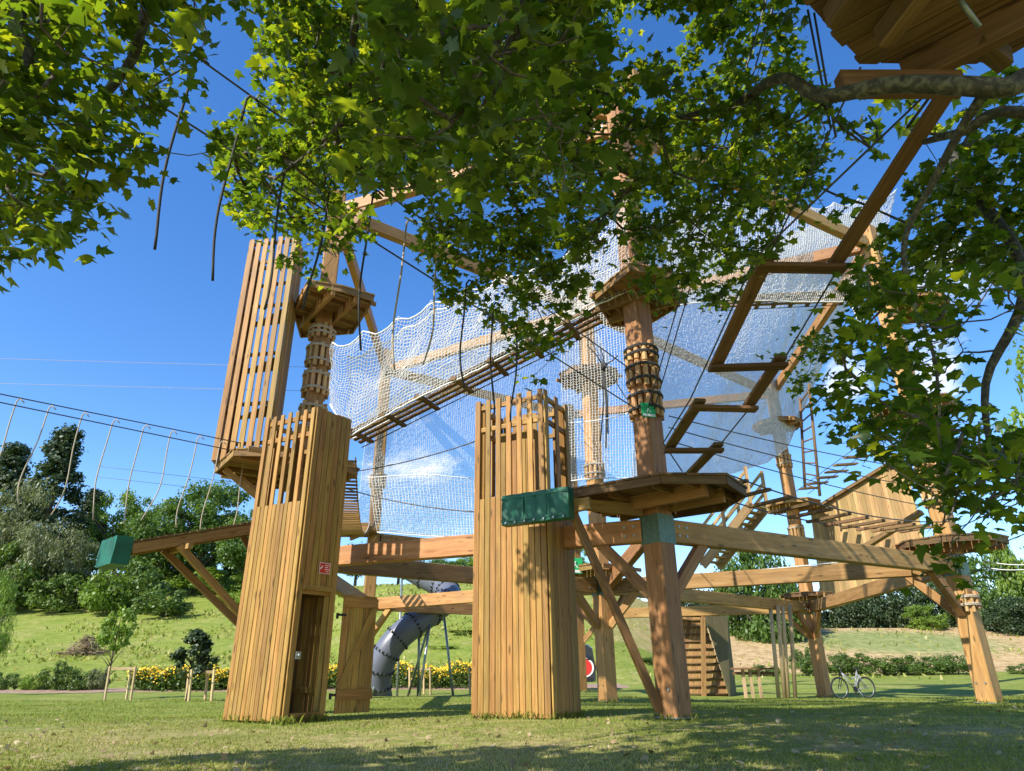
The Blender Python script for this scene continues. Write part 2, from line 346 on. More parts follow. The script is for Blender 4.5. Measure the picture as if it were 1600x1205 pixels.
# ---------------------------------------------------------------- ground
def build_ground():
    ys = list(np.arange(-40, 4, 4.))+list(np.arange(4, 36, .5))+list(np.arange(36, 130, 1.5))+list(np.arange(130, 420, 20.))+[600., 900.]
    xs = sorted(set([round(float(q), 2) for q in list(np.arange(-14, 18, .7))+list(np.arange(-120, -14, 4.))+list(np.arange(18, 124, 4.))+[-900, -500, -250, 250, 500, 900]]))
    vs = [(x, y, gz(x, y)) for y in ys for x in xs]; n = len(xs)
    fs = [(j*n+i, j*n+i+1, (j+1)*n+i+1, (j+1)*n+i) for j in range(len(ys)-1) for i in range(n-1)]
    mb = MB(); mb.add(vs, fs, None, 0, True); return tag(mb.build('grass_ground', M['ground']), kind='structure')
build_ground()
def soil_strip():
    mb = MB(); xs = np.linspace(-36, 6, 60); vs = []; fs = []
    for i, x in enumerate(xs):
        for j, y in enumerate((38.2+.3*sin(x), 39.5, 41, 42.6+.3*sin(x*1.3))): vs.append((x, y, gz(x, y)+.02+(.1 if j in (1, 2) else -.03)))
    for i in range(59):
        for j in range(3): fs.append((i*4+j, i*4+j+4, i*4+j+5, i*4+j+1))
    mb.add(vs, fs, None, 0, True); tag(mb.build('flower_bed_soil', M['soil']), kind='structure')
soil_strip()
def grass_blades(n=190000):
    d = RNG.random(n); y = 5.6+20*d**2.1; x = (RNG.random(n)*2-1)*(y*.84+.6)+.2
    pat = np.sin(x*1.7+np.sin(y*2.1)*1.5)+np.sin(y*2.6+x*.8)+RNG.normal(0, .8, n)
    keep = pat > -1.0; x = x[keep]; y = y[keep]; n = len(x)
    z = np.array([gz(a, b) for a, b in zip(x, y)])
    C = np.stack([x, y, z-.004], 1); T = np.stack([RNG.normal(0, .75, n), RNG.normal(0, .75, n), np.ones(n)], 1); T /= np.linalg.norm(T, axis=1, keepdims=True)
    a = RNG.random(n)*2*pi; N = np.stack([np.cos(a), np.sin(a), .2+0*a], 1)
    tm = [(-.10, 0, 0), (.10, 0, 0), (.07, .6, -.06), (0, 1, -.2), (-.07, .6, -.06)]
    vs = leafverts(C, N, T, RNG.uniform(.02, .05, n)*(1+np.clip((y-10)*.04, 0, .6)), tm)
    dry = np.clip((np.sin(x*.9+2)+np.sin(y*1.1+x*.5))*.16+.10+(11-y)*.04, 0, .5)
    tag(npmesh('lawn_grass', vs, n, 5, np.clip(RNG.random(n)*.62+dry, 0, .99), M['blade'], faces=[(0, 1, 2, 3, 4)]), 'short patchy green lawn grass with dry blades in the foreground', 'grass', kind='stuff')
grass_blades()

# plane leaf outline
PL = [(0, 0), (.2, -.11), (.49, -.03), (.38, .18), (.68, .52), (.36, .48), (.25, .66), (0, 1.06)]
PLo = PL+[(-x, y) for x, y in PL[-2:0:-1]]
def leaf3(x, y): return (x, y, -.22*abs(x)-.16*y*y)
PLEAF = [leaf3(x, y) for x, y in PLo]+[(0, .36, .03)]
PLF = [(i, (i+1) % 14, 14) for i in range(14)]

# ---------------------------------------------------------------- posts of the climbing frame
PO = dict(A=(2.58, 12), B=(-4.8, 15), C=(-5.3, 25.5), D=(2.6, 20.6), E=(2.8, 31), F=(12, 28.5), G=(10.8, 16.8))
TOP = dict(A=13.2, B=13.1, C=13.4, D=13.6, E=13.0, F=13.2, G=13.1)
ROT = dict(A=38, B=20, C=18, D=30, E=25, F=35, G=33)
frame = thing('ropes_course', 'large ring of square reddish larch posts joined by two levels of heavy beams', 'climbing frame', (2.6, 20, 0))
def post3(k, z): return V((PO[k][0], PO[k][1], z))
def log_collar(mb, mr, x, y, z0, z1, r, n=11, lr=.05, a0=0, span=2*pi):
    for i in range(n):
        a = a0+span*i/n; p = V((x+r*cos(a), y+r*sin(a), 0)); dz = random.uniform(-.05, .05)
        mb.tube([p+V((0, 0, z0+dz)), p+V((0, 0, z1+dz))], lr*random.uniform(.85, 1.1), 8, False)
    for zz in (z0+.12, z1-.1):
        for t in range(2):
            mr.tube([V((x+(r+lr)*cos(a), y+(r+lr)*sin(a), zz+.03*t+.012*sin(3*a))) for a in np.linspace(0, 2*pi, 25)], .016, 6, caps=False)
COLLARS = dict(A=[(5.25, 5.75), (5.85, 6.35), (6.4, 6.75)], B=[(6.35, 6.75), (7.0, 7.6), (7.75, 8.35), (8.5, 8.85), (6.0, 6.25)], D=[(6.4, 6.9)], F=[(9.0, 9.6), (5.6, 6.4)], G=[(2.05, 2.45), (4.6, 5.1), (5.6, 6.1), (6.6, 7.0)], C=[(7.5, 8.)], E=[(6, 6.5)])
for k in PO:
    x, y = PO[k]; w = .41; g = gz(x, y); a = radians(ROT[k]); up = V((cos(a), sin(a), 0))
    mb = MB(); foot = .05
    mb.beam((x, y, g+foot), (x, y, TOP[k]), w, w, up, .025)
    po = mb.build('post', M['larch'], frame, (x, y, g))
    ms = MB(); ms.beam((x, y, g-.05), (x, y, g+foot), w*.55, w*.55, up); ms.beam((x, y, g+foot-.02), (x, y, g+foot), w+.06, w+.06, up)
    for s in (-1, 1):
        for t in (-1, 1):
            px_ = V((x, y, 0))+up*(s*(w/2+.012)); mq = MB(); mq.tube([px_+V((-up.y*t*.1, up.x*t*.1, g+.45)), px_+V((-up.y*t*.1+up.x*s*.01, up.x*t*.1+up.y*s*.01, g+.45))], .022, 6, False); mq.build('bolt', M['steel'], po, (x, y, g))
    ms.build('post_foot', M['steel'], po, (x, y, g))
    if k in 'ADGF':   # steel shoe where the beams meet
        mp = MB(); mp.beam((x, y, 2.86), (x, y, 3.36), w+.02, w+.02, up); mp.build('joint_plate', M['greensteel'], po, (x, y, 3))
    if k in COLLARS:
        for z0, z1 in COLLARS[k]:
            ml = MB(); mr = MB(); log_collar(ml, mr, x, y, z0, z1, .285, 12)
            lo = ml.build('log_collar', M['log'], po, (x, y, z0)); mr.build('rope_lashing', M['rope'] if k != 'A' else M['blackrope'], po, (x, y, z0))
def frame_beam(a, b, z, w=.24, h=.40, name='beam', inset=.27, z2=None):
    p = post3(a, z); q = post3(b, z if z2 is None else z2); d = (q-p).normalized()
    mb = MB(); mb.beam(p+d*inset, q-d*inset, w, h, (0, 0, 1), .012); o = mb.build(name, M['larch'], frame, (p+q)/2)
    # bolts at both ends
    mbt = MB(); sd = V((d.y, -d.x, 0))
    for e, s in ((p+d*(inset+.22), 1), (q-d*(inset+.22), 1)):
        for i in (-1, 1):
            for j in (-1, 1):
                for f in (-1, 1):
                    c = e+d*(.09*i)+V((0, 0, .08*j))+sd*(f*(w/2)); mbt.tube([c, c+sd*(f*.015)], .026, 7, False)
    mbt.build('bolt', M['steel'], o, (p+q)/2)
ZB = 3.11
for a, b in ('AB', 'AG', 'BD', 'CD', 'DF', 'DG', 'FG', 'EF', 'BC', 'CE', 'DE', 'AD'):
    if a+b in ('AD', 'DE'): continue
    frame_beam(a, b, ZB)
frame_beam('C', 'E', 5.55, .2, .3)
for a, b in ('AB', 'BC', 'CD', 'CE', 'EF', 'FG', 'AG', 'BD', 'DF', 'DG'):
    frame_beam(a, b, 12.5, .22, .36)
def brace(k, to, z0=2.0, out_=1.05, z1=2.93):
    p = post3(k, z0); q = post3(to, z0); d = (q-p).normalized()
    a = p+d*.2; b = V((p.x, p.y, z1))+d*out_
    mb = MB(); mb.beam(a, b, .16, .2, (0, 0, 1), .008); mb.build('brace', M['larch'], frame, (a+b)/2)
for k, t in ('AB', 'AG', 'DF', 'DG', 'DC', 'DB', 'FD', 'FG', 'FE', 'GA', 'GF', 'GD', 'CD', 'CB', 'EF', 'BA'): brace(k, t)
# heavy diagonal from the central post up towards the near post's beam
mb = MB(); a = post3('D', 3.1)+V((.1, -.3, 0)); b = atY(1022, 826, 17.5); mb.beam(a, b, .22, .36, (0, 0, 1), .01); mb.build('brace', M['larch'], frame, (a+b)/2)
# braces high on two posts
for k, t in (('B', 'C'), ('A', 'B'), ('A', 'G'), ('B', 'A')): brace(k, t, 11.2, 1.0, 12.34)
# cross arms on top of the near post
mb = MB(); a = post3('A', 13.0)+V((-1.35, -.2, 0)); b = post3('A', 13.0)+V((.7, .4, 0)); mb.beam(a, b, .16, .22); mb.build('top_arm', M['larch'], frame, (a+b)/2)
mb = MB(); a = post3('A', 13.25)+V((-.6, .9, 0)); b = post3('A', 13.25)+V((.3, -.9, 0)); mb.beam(a, b, .16, .2); mb.build('top_arm', M['larch'], frame, (a+b)/2)

# ---------------------------------------------------------------- decks round the posts
def platform(label, c, r, z, n=6, rot=0., mat='deck', pd=None, group='wooden platforms round the posts', joist=.17, pw=.14):
    c = V((c[0], c[1], 0)); t = thing('platform', label, 'platform', (c.x, c.y, z), group)
    poly = pd or [c+V((r*cos(rot+2*pi*i/n), r*sin(rot+2*pi*i/n), 0)) for i in range(n)]
    poly = [V((p[0], p[1], z)) for p in poly]
    d = V((cos(rot+.5), sin(rot+.5), 0)); mb = MB(); mb.planks(poly, d, (0, 0, 1), pw, .014, .035, .012); mb.build('deck', M[mat], t, (c.x, c.y, z))
    ce = sum(poly, V((0, 0, 0)))/len(poly); e = V((-d.y, d.x, 0)); mj = MB()
    for s in (-1, 1):
        P = ce+d*(.29*s)+e*(-.86*r); Q = ce+d*(.29*s)+e*(.86*r); mj.beam(P-V((0, 0, joist*.75)), Q-V((0, 0, joist*.75)), .09, joist*1.45)
    for s in (-.75, -.35, .35, .75):
        P = ce+e*(s*r)-d*(.72*r); Q = ce+e*(s*r)+d*(.72*r); mj.beam(P-V((0, 0, .055)), Q-V((0, 0, .055)), .06, .1)
    mj.build('joists', M['decky'], t, (c.x, c.y, z)); mr = MB()
    for i in range(len(poly)):
        a, b = poly[i], poly[(i+1) % len(poly)]; k = ce-a; a2 = a+k.normalized()*.05; b2 = b+(ce-b).normalized()*.05
        mr.beam(a2-V((0, 0, .07)), b2-V((0, 0, .07)), .04, .135)
    mr.build('rim_board', M[mat], t, (c.x, c.y, z)); return t
platform('upper hexagonal platform with slatted underside on the pale post beside the tall hanging slat tower', PO['B'], 1.2, 9.3, 6, .15, 'decky', [atZ(u, v, 9.3) for u, v in ((457, 482), (481, 438), (535, 447), (586, 462), (553, 516), (470, 522))])
platform('wide platform under the tall hanging slat tower, propped by a diagonal strut', (-5.15, 14.75), 1.62, 5.12, 6, .1, 'decky')
pdA = [(1.0, 11.28), (2.35, 10.35), (3.45, 10.42), (4.05, 11.3), (3.95, 12.5), (3.1, 13.15), (1.9, 12.95), (1.2, 12.1)]
platform('dark weathered many-sided platform on the nearest thick post, joined to the green pad', PO['A'], 1.25, 3.68, 6, .3, 'deck', pdA)
platform('upper platform half hidden by leaves on the nearest thick post', PO['A'], 1.0, 7.95, 6, .5, 'decky', [atZ(u, v, 7.95) for u, v in ((926, 460), (985, 411), (1052, 424), (1064, 470), (1010, 503), (954, 503))])
platform('low platform at the central post with the green notice standing on it', PO['D'], 1.15, 3.62, 6, .2, 'decky')
platform('high round platform seen behind white netting on the central post', PO['D'], 1.05, 9.95, 8, .2, 'deck')
platform('low rusty-coloured platform over the beam joint behind the bicycle', PO['F'], 1.05, 3.62, 6, .2, 'deck')
platform('middle platform with thick rim at the foot of the leaning ladder', PO['F'], 1.2, 7.35, 8, .2, 'decky')
platform('top platform with deep rim at the head of the leaning ladder', PO['F'], 1.1, 11.0, 8, .35, 'decky')
platform('broad low platform on the rightmost thick post, under hanging leaves', PO['G'], 1.25, 3.66, 8, .2, 'deck')
platform('middle platform among the leaves on the rightmost thick post', PO['G'], 1.05, 7.25, 8, .3, 'decky')
platform('topmost platform deep in the leaves at the right post', (11.9, 17.2), .9, 10.6, 8, .3, 'decky')
platform('small platform below the plank bridge, on the left rear post', (-6.0, 25.0), 1.0, 5.75, 6, .1, 'decky')
platform('platform behind the net on the far rear post', PO['E'], 1.0, 6.6, 8, .1, 'decky')

# launch platform with green pad: right
def pad_box(a, b, z0, z1, th, out_n):
    a = V(a); b = V(b); n = V(out_n).normalized(); mb = MB(); N = 14; vs = []; d = (b-a)
    pr = [(0, 0), (0, 1), (1, 1), (1, 0)]
    for i in range(N+1):
        for s, h in [(0, 0), (0, .5), (0, 1), (.5, 1.02), (1, 1), (1, .5), (1, 0), (.5, -.01)]:
            p = a+d*(i/N)+n*(s*th); bump = .012*sin(i*1.9+h*4) if s == 1 else 0
            vs.append(V((p.x, p.y, z0+(z1-z0)*h))+n*bump)
    fs = [(i*8+k, i*8+(k+1) % 8, (i+1)*8+(k+1) % 8, (i+1)*8+k) for i in range(N) for k in range(8)]+[tuple(range(8)), tuple(range(N*8+7, N*8-1, -1))]
    mb.add(vs, fs); return mb
def arm_pad(label, a, b, z0, z1, nrm, joists, strut):
    ce = (V((*a, z0))+V((*b, z0)))/2; t = thing('launch_pad', label, 'padded launch ramp', ce)
    pb = pad_box((*a, 0), (*b, 0), z0, z1, .2, nrm).build('green_cover', M['green'], t, ce)
    ml = MB(); n = V(nrm).normalized(); d = (V((*b, 0))-V((*a, 0)))
    for i in range(7):
        p = V((*a, z0+.03))+d*((i+.5)/7)+n*.2; ml.tube([p, p+n*.03], .02, 6, False)
    ml.build('eyelets', M['steel'], pb, ce)
    for nm, lst, mat in (('support_beam', joists, 'decky'),):
        for p, q, w_, h_ in lst: m2 = MB(); m2.beam(p, q, w_, h_, (0, 0, 1), .006); m2.build(nm, M[mat], t, (V(p)+V(q))/2)
    for p, q in strut: m2 = MB(); m2.beam(p, q, .10, .13, (0, 0, 1), .006); m2.build('strut', M['decky'], t, (V(p)+V(q))/2)
    mh = MB(); dn_ = d.normalized(); A3, B3 = V((*a, 0)), V((*b, 0))
    for zz in (z0+.07, z1-.06): mh.beam(A3-dn_*.004+n*.206+V((0, 0, zz)), B3+dn_*.004+n*.206+V((0, 0, zz)), .016, .035)
    for k in (.33, .67): p = A3.lerp(B3, k)+n*.206; mh.beam(p+V((0, 0, z0+.09)), p+V((0, 0, z1-.08)), .016, .03, dn_)
    mh.build('hem', M['green'], pb, ce)
    return t
arm_pad('dark green padded ramp end in front of the central slat tower', (-.1, 11.78), (1.02, 11.13), 3.14, 3.66, (-.5, -.86, 0),
        [((0.1, 11.72, 3.3), (1.3, 11.08, 3.4), .1, .2), ((.95, 11.25, 3.45), (2.3, 11.9, 3.45), .1, .2)],
        [((1.02, 11.32, 3.3), tuple(post3('A', .22)+V((-.25, -.05, 0))))])
# left: long narrow gangway from the left post out to a green pad
pe = atY(196, 852, 12.6); pb_ = V((-4.9, 15.1, 4.08)); dv = (pe-pb_).normalized(); sv = V((-dv.y, dv.x, 0))
t = thing('launch_ramp', 'long narrow wooden gangway reaching left to a green padded end box', 'launch ramp', (pb_.x, pb_.y, 3.7))
mb = MB(); hw = .44
mb.planks([pb_+sv*hw, pb_-sv*hw, pe-sv*hw, pe+sv*hw], sv, dv.cross(sv) if dv.cross(sv).z > 0 else -dv.cross(sv), .13, .015, .035, .012); mb.build('deck', M['deck'], t, pe)
for s in (-1, 1):
    m2 = MB(); m2.beam(pb_+sv*(s*.38)-V((0, 0, .13)), pe+sv*(s*.38)-V((0, 0, .11)), .08, .18, (0, 0, 1), .006); m2.build('side_beam', M['decky'], t, pe)
    q = pb_.lerp(pe, .76)+sv*(s*.4)-V((0, 0, .2)); r_ = V((-5.0, 15.0, 1.15))+sv*(s*.12)
    m2 = MB(); m2.beam(q, r_, .1, .13, (0, 0, 1), .006); m2.build('strut', M['decky'], t, q)
    q = pb_.lerp(pe, .3)+sv*(s*.4)-V((0, 0, .2)); m2 = MB(); m2.beam(q, V((-5., 15, 2.2)), .1, .12); m2.build('strut', M['decky'], t, q)
nn = V((dv.x, dv.y, 0)).normalized(); e1 = pe-sv*.43; e2 = pe+sv*.43
cv = pad_box((e1.x, e1.y, 0), (e2.x, e2.y, 0), pe.z-.4, pe.z+.09, .3, nn).build('green_cover', M['green'], t, pe)
mb = MB(); q = pb_.lerp(pe, .72); mb.beam(q+sv*.6-V((0, 0, .26)), q-sv*.6-V((0, 0, .26)), .09, .1); mb.build('cross_beam', M['decky'], t, pe)

# ---------------------------------------------------------------- slatted towers
def wall_boards(mb, p, q, z0, z1f, n, th, gap, nrm):
    p = V((p[0], p[1], 0)); q = V((q[0], q[1], 0)); d = (q-p)/n; nn = V(nrm)
    for i in range(n):
        z1 = z1f(i)
        if z1 is None: continue
        z00 = z0(i) if callable(z0) else z0
        c = p+d*(i+.5)+nn*(th/2+random.uniform(-.004, .004)); dz = random.uniform(-.012, .012)
        mb.beam(c+V((0, 0, z00)), c+V((0, 0, z1+dz)), th, d.length-gap, d.normalized(), .004)
def slat_tower(name, label, P, top, zmid, nf, nr, door=False):
    P = [V((x, y, 0)) for x, y in P]; c = sum(P, V((0, 0, 0)))/4; g = gz(c.x, c.y)-.02; t = thing(name, label, 'slat tower', (c.x, c.y, g), 'slatted timber entrance towers')
    def nrm(a, b): d = (b-a).normalized(); return V((d.y, -d.x, 0))
    z0 = g+.06
    mb = MB(); wall_boards(mb, P[0], P[1], z0, lambda i: top if i % 2 == 0 else zmid, nf, .032, .011, nrm(P[0], P[1])); mb.build('front_wall', M['tower'], t, (c.x, c.y, g))
    mb = MB(); zr = top if door else zmid
    if door: wall_boards(mb, P[1], P[2], lambda i: z0 if i in (0, nr-1) else g+2.12, lambda i: top, nr, .032, .011, nrm(P[1], P[2]))
    else: wall_boards(mb, P[1], P[2], z0, lambda i: top if i % 3 == 0 else zmid, nr, .032, .011, nrm(P[1], P[2]))
    sw = mb.build('side_wall', M['tower'], t, (c.x, c.y, g))
    mb = MB(); wall_boards(mb, P[2], P[3], z0, lambda i: top if i % 2 == 0 else zmid, nf, .032, .011, nrm(P[2], P[3])); mb.build('back_wall', M['tower'], t, (c.x, c.y, g))
    mb = MB(); wall_boards(mb, P[3], P[0], z0, lambda i: top if i % 2 == 0 else zmid, nr, .032, .011, nrm(P[3], P[0])); mb.build('side_wall', M['tower'], t, (c.x, c.y, g))
    mb = MB()
    for zz in (g+.5, g+2.1, zmid-.08, (zmid+top)/2+.4, top-.14):
        for a, b in zip(P, P[1:]+P[:1]):
            if door and zz < g+2 and a == P[1]: continue
            n_ = nrm(a, b); d = (b-a).normalized(); mb.beam(a+d*.06-n_*.03+V((0, 0, zz)), b-d*.06-n_*.03+V((0, 0, zz)), .055, .09)
    for p in P:
        k = (c-p).normalized(); mb.beam(p+k*.13+V((0, 0, g)), p+k*.13+V((0, 0, top-.02)), .09, .09, (1, 0, 0))
    mb.build('inner_frame', M['tower'], t, (c.x, c.y, g))
    mb = MB(); Q = [p+(c-p).normalized()*.12 for p in P]; mb.planks([q+V((0, 0, g+2.3)) for q in Q], P[1]-P[0], (0, 0, 1), .14, .002, .04); mb.build('inner_boards', M['deck'], t, (c.x, c.y, g)); return t, P, g, sw, nrm  # ceiling boards added to keep light out of the doorway
LT = [(-4.94, 12.62), (-3.78, 12.01), (-3.28, 12.74), (-4.44, 13.35)]
t, P, g, sw, nrm = slat_tower('slat_tower', 'left slatted timber tower with an open dark doorway and a small red notice', LT, 5.53, 3.72, 13, 7, True)
n_ = nrm(P[1], P[2]); d = (P[2]-P[1]).normalized(); WL = (P[2]-P[1]).length
# lintel, inner door seen in the dark opening, notice
mb = MB(); mb.beam(P[1]+d*.12+n_*.05+V((0, 0, g+2.16)), P[1]+d*(WL-.10)+n_*.05+V((0, 0, g+2.16)), .03, .08); mb.build('door_lintel', M['tower'], t, P[1])
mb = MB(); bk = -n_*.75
wall_boards(mb, P[1]+d*.1+bk, P[2]-d*.08+bk, g+.05, lambda i: g+2.1, 6, .03, .006, n_); iw = mb.build('inner_wall', M['deck'], t, P[1])  # dark wood stands in for the shade inside the doorway
mb = MB(); mb.beam(P[1]+d*.14-n_*.02+V((0, 0, g+.1)), P[2]-d*.12-n_*.02+V((0, 0, g+.1)), .12, .14); mb.build('door_sill', M['tower'], t, P[1])
mb = MB(); q = P[1]+d*.16+n_*.05+V((0, 0, g+1.05)); mb.box(q, d*.05, n_*.02, V((0, 0, .06))); mb.tube([q+n_*.02, q+n_*.06], .03, 10); mb.build('door_latch', M['steel'], t, q)
sc = P[1]+d*(WL*.62)+n_*.046+V((0, 0, g+2.52)); mb = MB(); mb.box(sc, d*.125, n_*.004, V((0, 0, .095))); sg = mb.build('notice', M['red'], t, sc); tag(sg, 'small red notice with white lines screwed to the slats')
mb = MB()
for sgn in (-1, 1): mb.box(sc+V((0, 0, .092*sgn))+n_*.006, d*.125, n_*.002, V((0, 0, .004))); mb.box(sc+d*(.121*sgn)+n_*.006, d*.004, n_*.002, V((0, 0, .095)))
mb.prism([sc+d*-.11+V((0, 0, -.01))+n_*.006, sc+d*-.05+V((0, 0, .05))+n_*.006, sc+d*-.045+V((0, 0, .02))+n_*.006, sc+d*-.1+V((0, 0, -.03))+n_*.006], n_, .002)
for i, (l, x) in enumerate([(.05, .05), (.035, .04), (.055, .055), (.03, .06)]): mb.box(sc+d*x+V((0, 0, .055-i*.036))+n_*.006, d*l, n_*.002, V((0, 0, .006)))
mb.build('notice_print', M['white'], sg, sc)
# opened door leaf
h0 = P[2]+d*.09+n_*.02; e = atY(577, 1126, 13.4); e.z = 0; dd = (e-h0); DW = dd.length; dd.normalize(); dn = V((dd.y, -dd.x, 0))
t2 = thing('door', 'ledged and braced timber door swung open beside the left slat tower', 'door', (h0.x, h0.y, g+.12)); a0 = h0+dd*.1; b0 = h0+dd*DW
mb = MB(); wall_boards(mb, a0, b0, g+.12, lambda i: g+2.1, 5, .028, .014, -dn); mb.build('door_boards', M['tower'], t2, a0)
mb = MB()
for zz in (g+.42, g+1.98): mb.beam(a0+dn*.02+V((0, 0, zz)), b0+dn*.02+V((0, 0, zz)), .03, .17)
mb.beam(a0+dd*.05+dn*.02+V((0, 0, g+.5)), b0-dd*.06+dn*.02+V((0, 0, g+1.9)), .03, .13, dd); mb.build('ledges', M['tower'], t2, a0)
mb = MB()
for zz in (g+.42, g+1.75): mb.box(h0+dd*.08+V((0, 0, zz)), dd*.1, dn*.012, V((0, 0, .02))); mb.box(h0+dd*.0+V((0, 0, zz-.02)), dd*.02, dn*.015, V((0, 0, .05)))
mb.build('hinges', M['black'], t2, a0)
CT = [(-.73, 12.73), (.6, 11.99), (1.13, 12.92), (-.2, 13.66)]
t, P, g, sw, nrm = slat_tower('slat_tower', 'central slatted timber tower with leaf shadows, closed, partly behind a green pad', CT, 5.88, 3.86, 13, 7)
cc = sum(P, V((0, 0, 0)))/4; mb = MB()
Q = [cc+(p-cc)*.5 for p in P]
for a, b in zip(Q, Q[1:]+Q[:1]):
    wall_boards(mb, a, b, g+3.5, lambda i: 5.2, 5, .03, .01, nrm(a, b))
mb.build('inner_shaft', M['tower'], t, cc)
# tall slatted tower hanging on the left post
HT = [V((-6.62, 14.15, 0)), V((-5.36, 13.95, 0)), V((-5.46, 14.75, 0)), V((-6.74, 15.05, 0))]
t = thing('hanging_slat_tower', 'tall open slatted tower hanging high on the left post', 'slat tower', (-5.85, 14.5, 5.15)); z0, z1 = 5.14, 10.95
def hw_(a, b): d = (b-a).normalized(); return V((d.y, -d.x, 0))
for nm, a, b, n, mode in (('front_wall', HT[0], HT[1], 13, 0), ('side_wall', HT[1], HT[2], 9, 1), ('back_wall', HT[2], HT[3], 13, 2), ('side_wall', HT[3], HT[0], 9, 1)):
    mb = MB(); f = {0: (lambda i: z1 if (i % 2 == 0) else None), 1: (lambda i: z1), 2: (lambda i: z1 if i in (0, 3, 12) else None)}[mode]
    wall_boards(mb, a, b, z0, f, n, .03, .004, hw_(a, b)) if mode else [mb.beam(a.lerp(b, k)+hw_(a, b)*.015+V((0, 0, z0)), a.lerp(b, k)+hw_(a, b)*.015+V((0, 0, z1+random.uniform(-.02, .02))), .03, .128, (b-a).normalized(), .004) for k in (.05, .2, .35, .5, .65, .8, .95)]; mb.build(nm, M['tower'], t, a)
for i, zz in enumerate([5.5, 6.45, 7.7, 9.0, 10.1, 10.84]):
    for a, b in zip(HT, HT[1:]+HT[:1]):
        n_ = hw_(a, b); d = (b-a).normalized(); mb = MB(); mb.beam(a+d*.04-n_*.04+V((0, 0, zz)), b-d*.04-n_*.04+V((0, 0, zz)), .05, .08); mb.build('rail', M['deck'], t, a)  # rails in darker wood to imitate shade behind the slats

for zz in (6.4, 7.6, 8.9):
    mb = MB(); ce = sum(HT, V((0, 0, 0)))/4; mb.planks([ce+(p-ce)*.93*V((1, 1, 1))+V((0, 0, zz)) for p in HT][1:]+[], (HT[1]-HT[0]), (0, 0, 1), .14, .003, .04); mb.build('inner_boards', M['deck'], t, HT[0])

mb = MB(); a = V((-6.4, 14.35, 5.0)); mb.beam(a, V((-5.0, 14.75, 3.9)), .11, .14, (0, 0, 1), .006); mb.beam(V((-6.3, 15.0, 5.0)), V((-5.0, 14.95, 3.9)), .11, .14); mb.build('strut', M['decky'], t, a)

# ---------------------------------------------------------------- nets
def resample(pts, n):
    pts = [V(p) for p in pts]; L = [0]
    for a, b in zip(pts, pts[1:]): L.append(L[-1]+(b-a).length)
    r = []; k = 0
    for i in range(n):
        t = L[-1]*i/(n-1)
        while k < len(pts)-2 and L[k+1] < t: k += 1
        f = (t-L[k])/max(1e-9, L[k+1]-L[k]); r.append(pts[k].lerp(pts[k+1], f))
    return r
def net(label, top, bot, cell, rad, bulge=0.25, edge=.02, seed=1, scal=0):
    Lt = max(sum((V(b)-V(a)).length for a, b in zip(l, l[1:])) for l in (top, bot)); nu = int(Lt/cell)+1
    H = max((V(a)-V(b)).length for a, b in zip(resample(top, 9), resample(bot, 9))); nv = int(H/cell)+1
    T = np.array([tuple(p) for p in resample(top, nu)]); B = np.array([tuple(p) for p in resample(bot, nu)])
    v = np.linspace(0, 1, nv)[None, :, None]; G = T[:, None, :]*(1-v)+B[:, None, :]*v
    d = T[-1]-T[0]; nr = np.array([d[1], -d[0], 0]); nr /= np.linalg.norm(nr)
    u = np.linspace(0, 1, nu)[:, None]; vv = np.linspace(0, 1, nv)[None, :]; r = np.random.default_rng(seed)
    w_ = bulge*np.sin(pi*vv)*(.8+.2*np.sin(u*7+seed))+.10*np.sin(u*6+vv*4+seed)+.04*np.sin(vv*11+u*3)
    G = G+nr*w_[:, :, None]; G[:, :, 2] += -.06*np.sin(vv*pi)*np.sin(u*40)**2
    if scal: G[:, :, 2] -= (scal*np.abs(np.sin(u*pi*9))**.8-scal*.5)*(1-vv)
    G += r.normal(0, cell*.07, G.shape)
    # every cord a three-sided tube; segments as separate elements share nothing
    def strands(A, Bp):
        A = A.reshape(-1, 3); Bp = Bp.reshape(-1, 3); t = Bp-A; t /= np.linalg.norm(t, axis=1, keepdims=True)+1e-9
        x = np.cross(t, nr); x /= np.linalg.norm(x, axis=1, keepdims=True)+1e-9; y = np.cross(t, x); o = []
        for P in (A, Bp):
            for k in range(3):
                a = 2*pi*k/3; o.append(P+rad*(cos(a)*x+sin(a)*y))
        return np.stack(o, 1).reshape(-1, 3)
    vs = np.concatenate([strands(G[:-1], G[1:]), strands(G[:, :-1], G[:, 1:])]); n = len(vs)//6
    o = npmesh('safety_net', vs, n, 6, np.random.random(n), M['net'], faces=[(0, 1, 4, 3), (1, 2, 5, 4), (2, 0, 3, 5)])
    tag(o, label, 'safety net', 'white safety nets of the climbing course')
    for nm, P in (('border_rope', G[:, 0]), ('border_rope', G[:, -1])):
        mb = MB(); mb.tube([tuple(p) for p in P[::2]], edge, 5); b = mb.build(nm, M['whitecord'], None); b.parent = o
    return o
PA, PB, PC, PD, PE, PF, PG = (PO[k] for k in 'ABCDEFG')
BA0, BA1 = V((-3.7, 14.55, 5.75)), V((1.85, 12.35, 7.72))   # plank bridge centre line
bd = (BA1-BA0); bh = V((bd.x, bd.y, 0)).normalized(); bs = V((bh.y, -bh.x, 0))
nearp = (tuple((BA0+bs*.42)[:2]), tuple((BA1+bs*.42)[:2])); farp = (tuple((BA0-bs*.42)[:2]), tuple((BA1-bs*.42)[:2]))
def L_(pts, p, q): return [onplane(u, v, p, q) for u, v in pts]
net('white net side of the rising plank bridge, nearest to the left tower', L_([(522, 545), (600, 512), (690, 466), (760, 440), (840, 412), (905, 392), (985, 300)], *nearp),
    L_([(513, 630), (548, 682), (640, 632), (740, 582), (840, 528), (935, 474), (980, 455)], *nearp), .085, .0065, .12, seed=2, scal=.25)
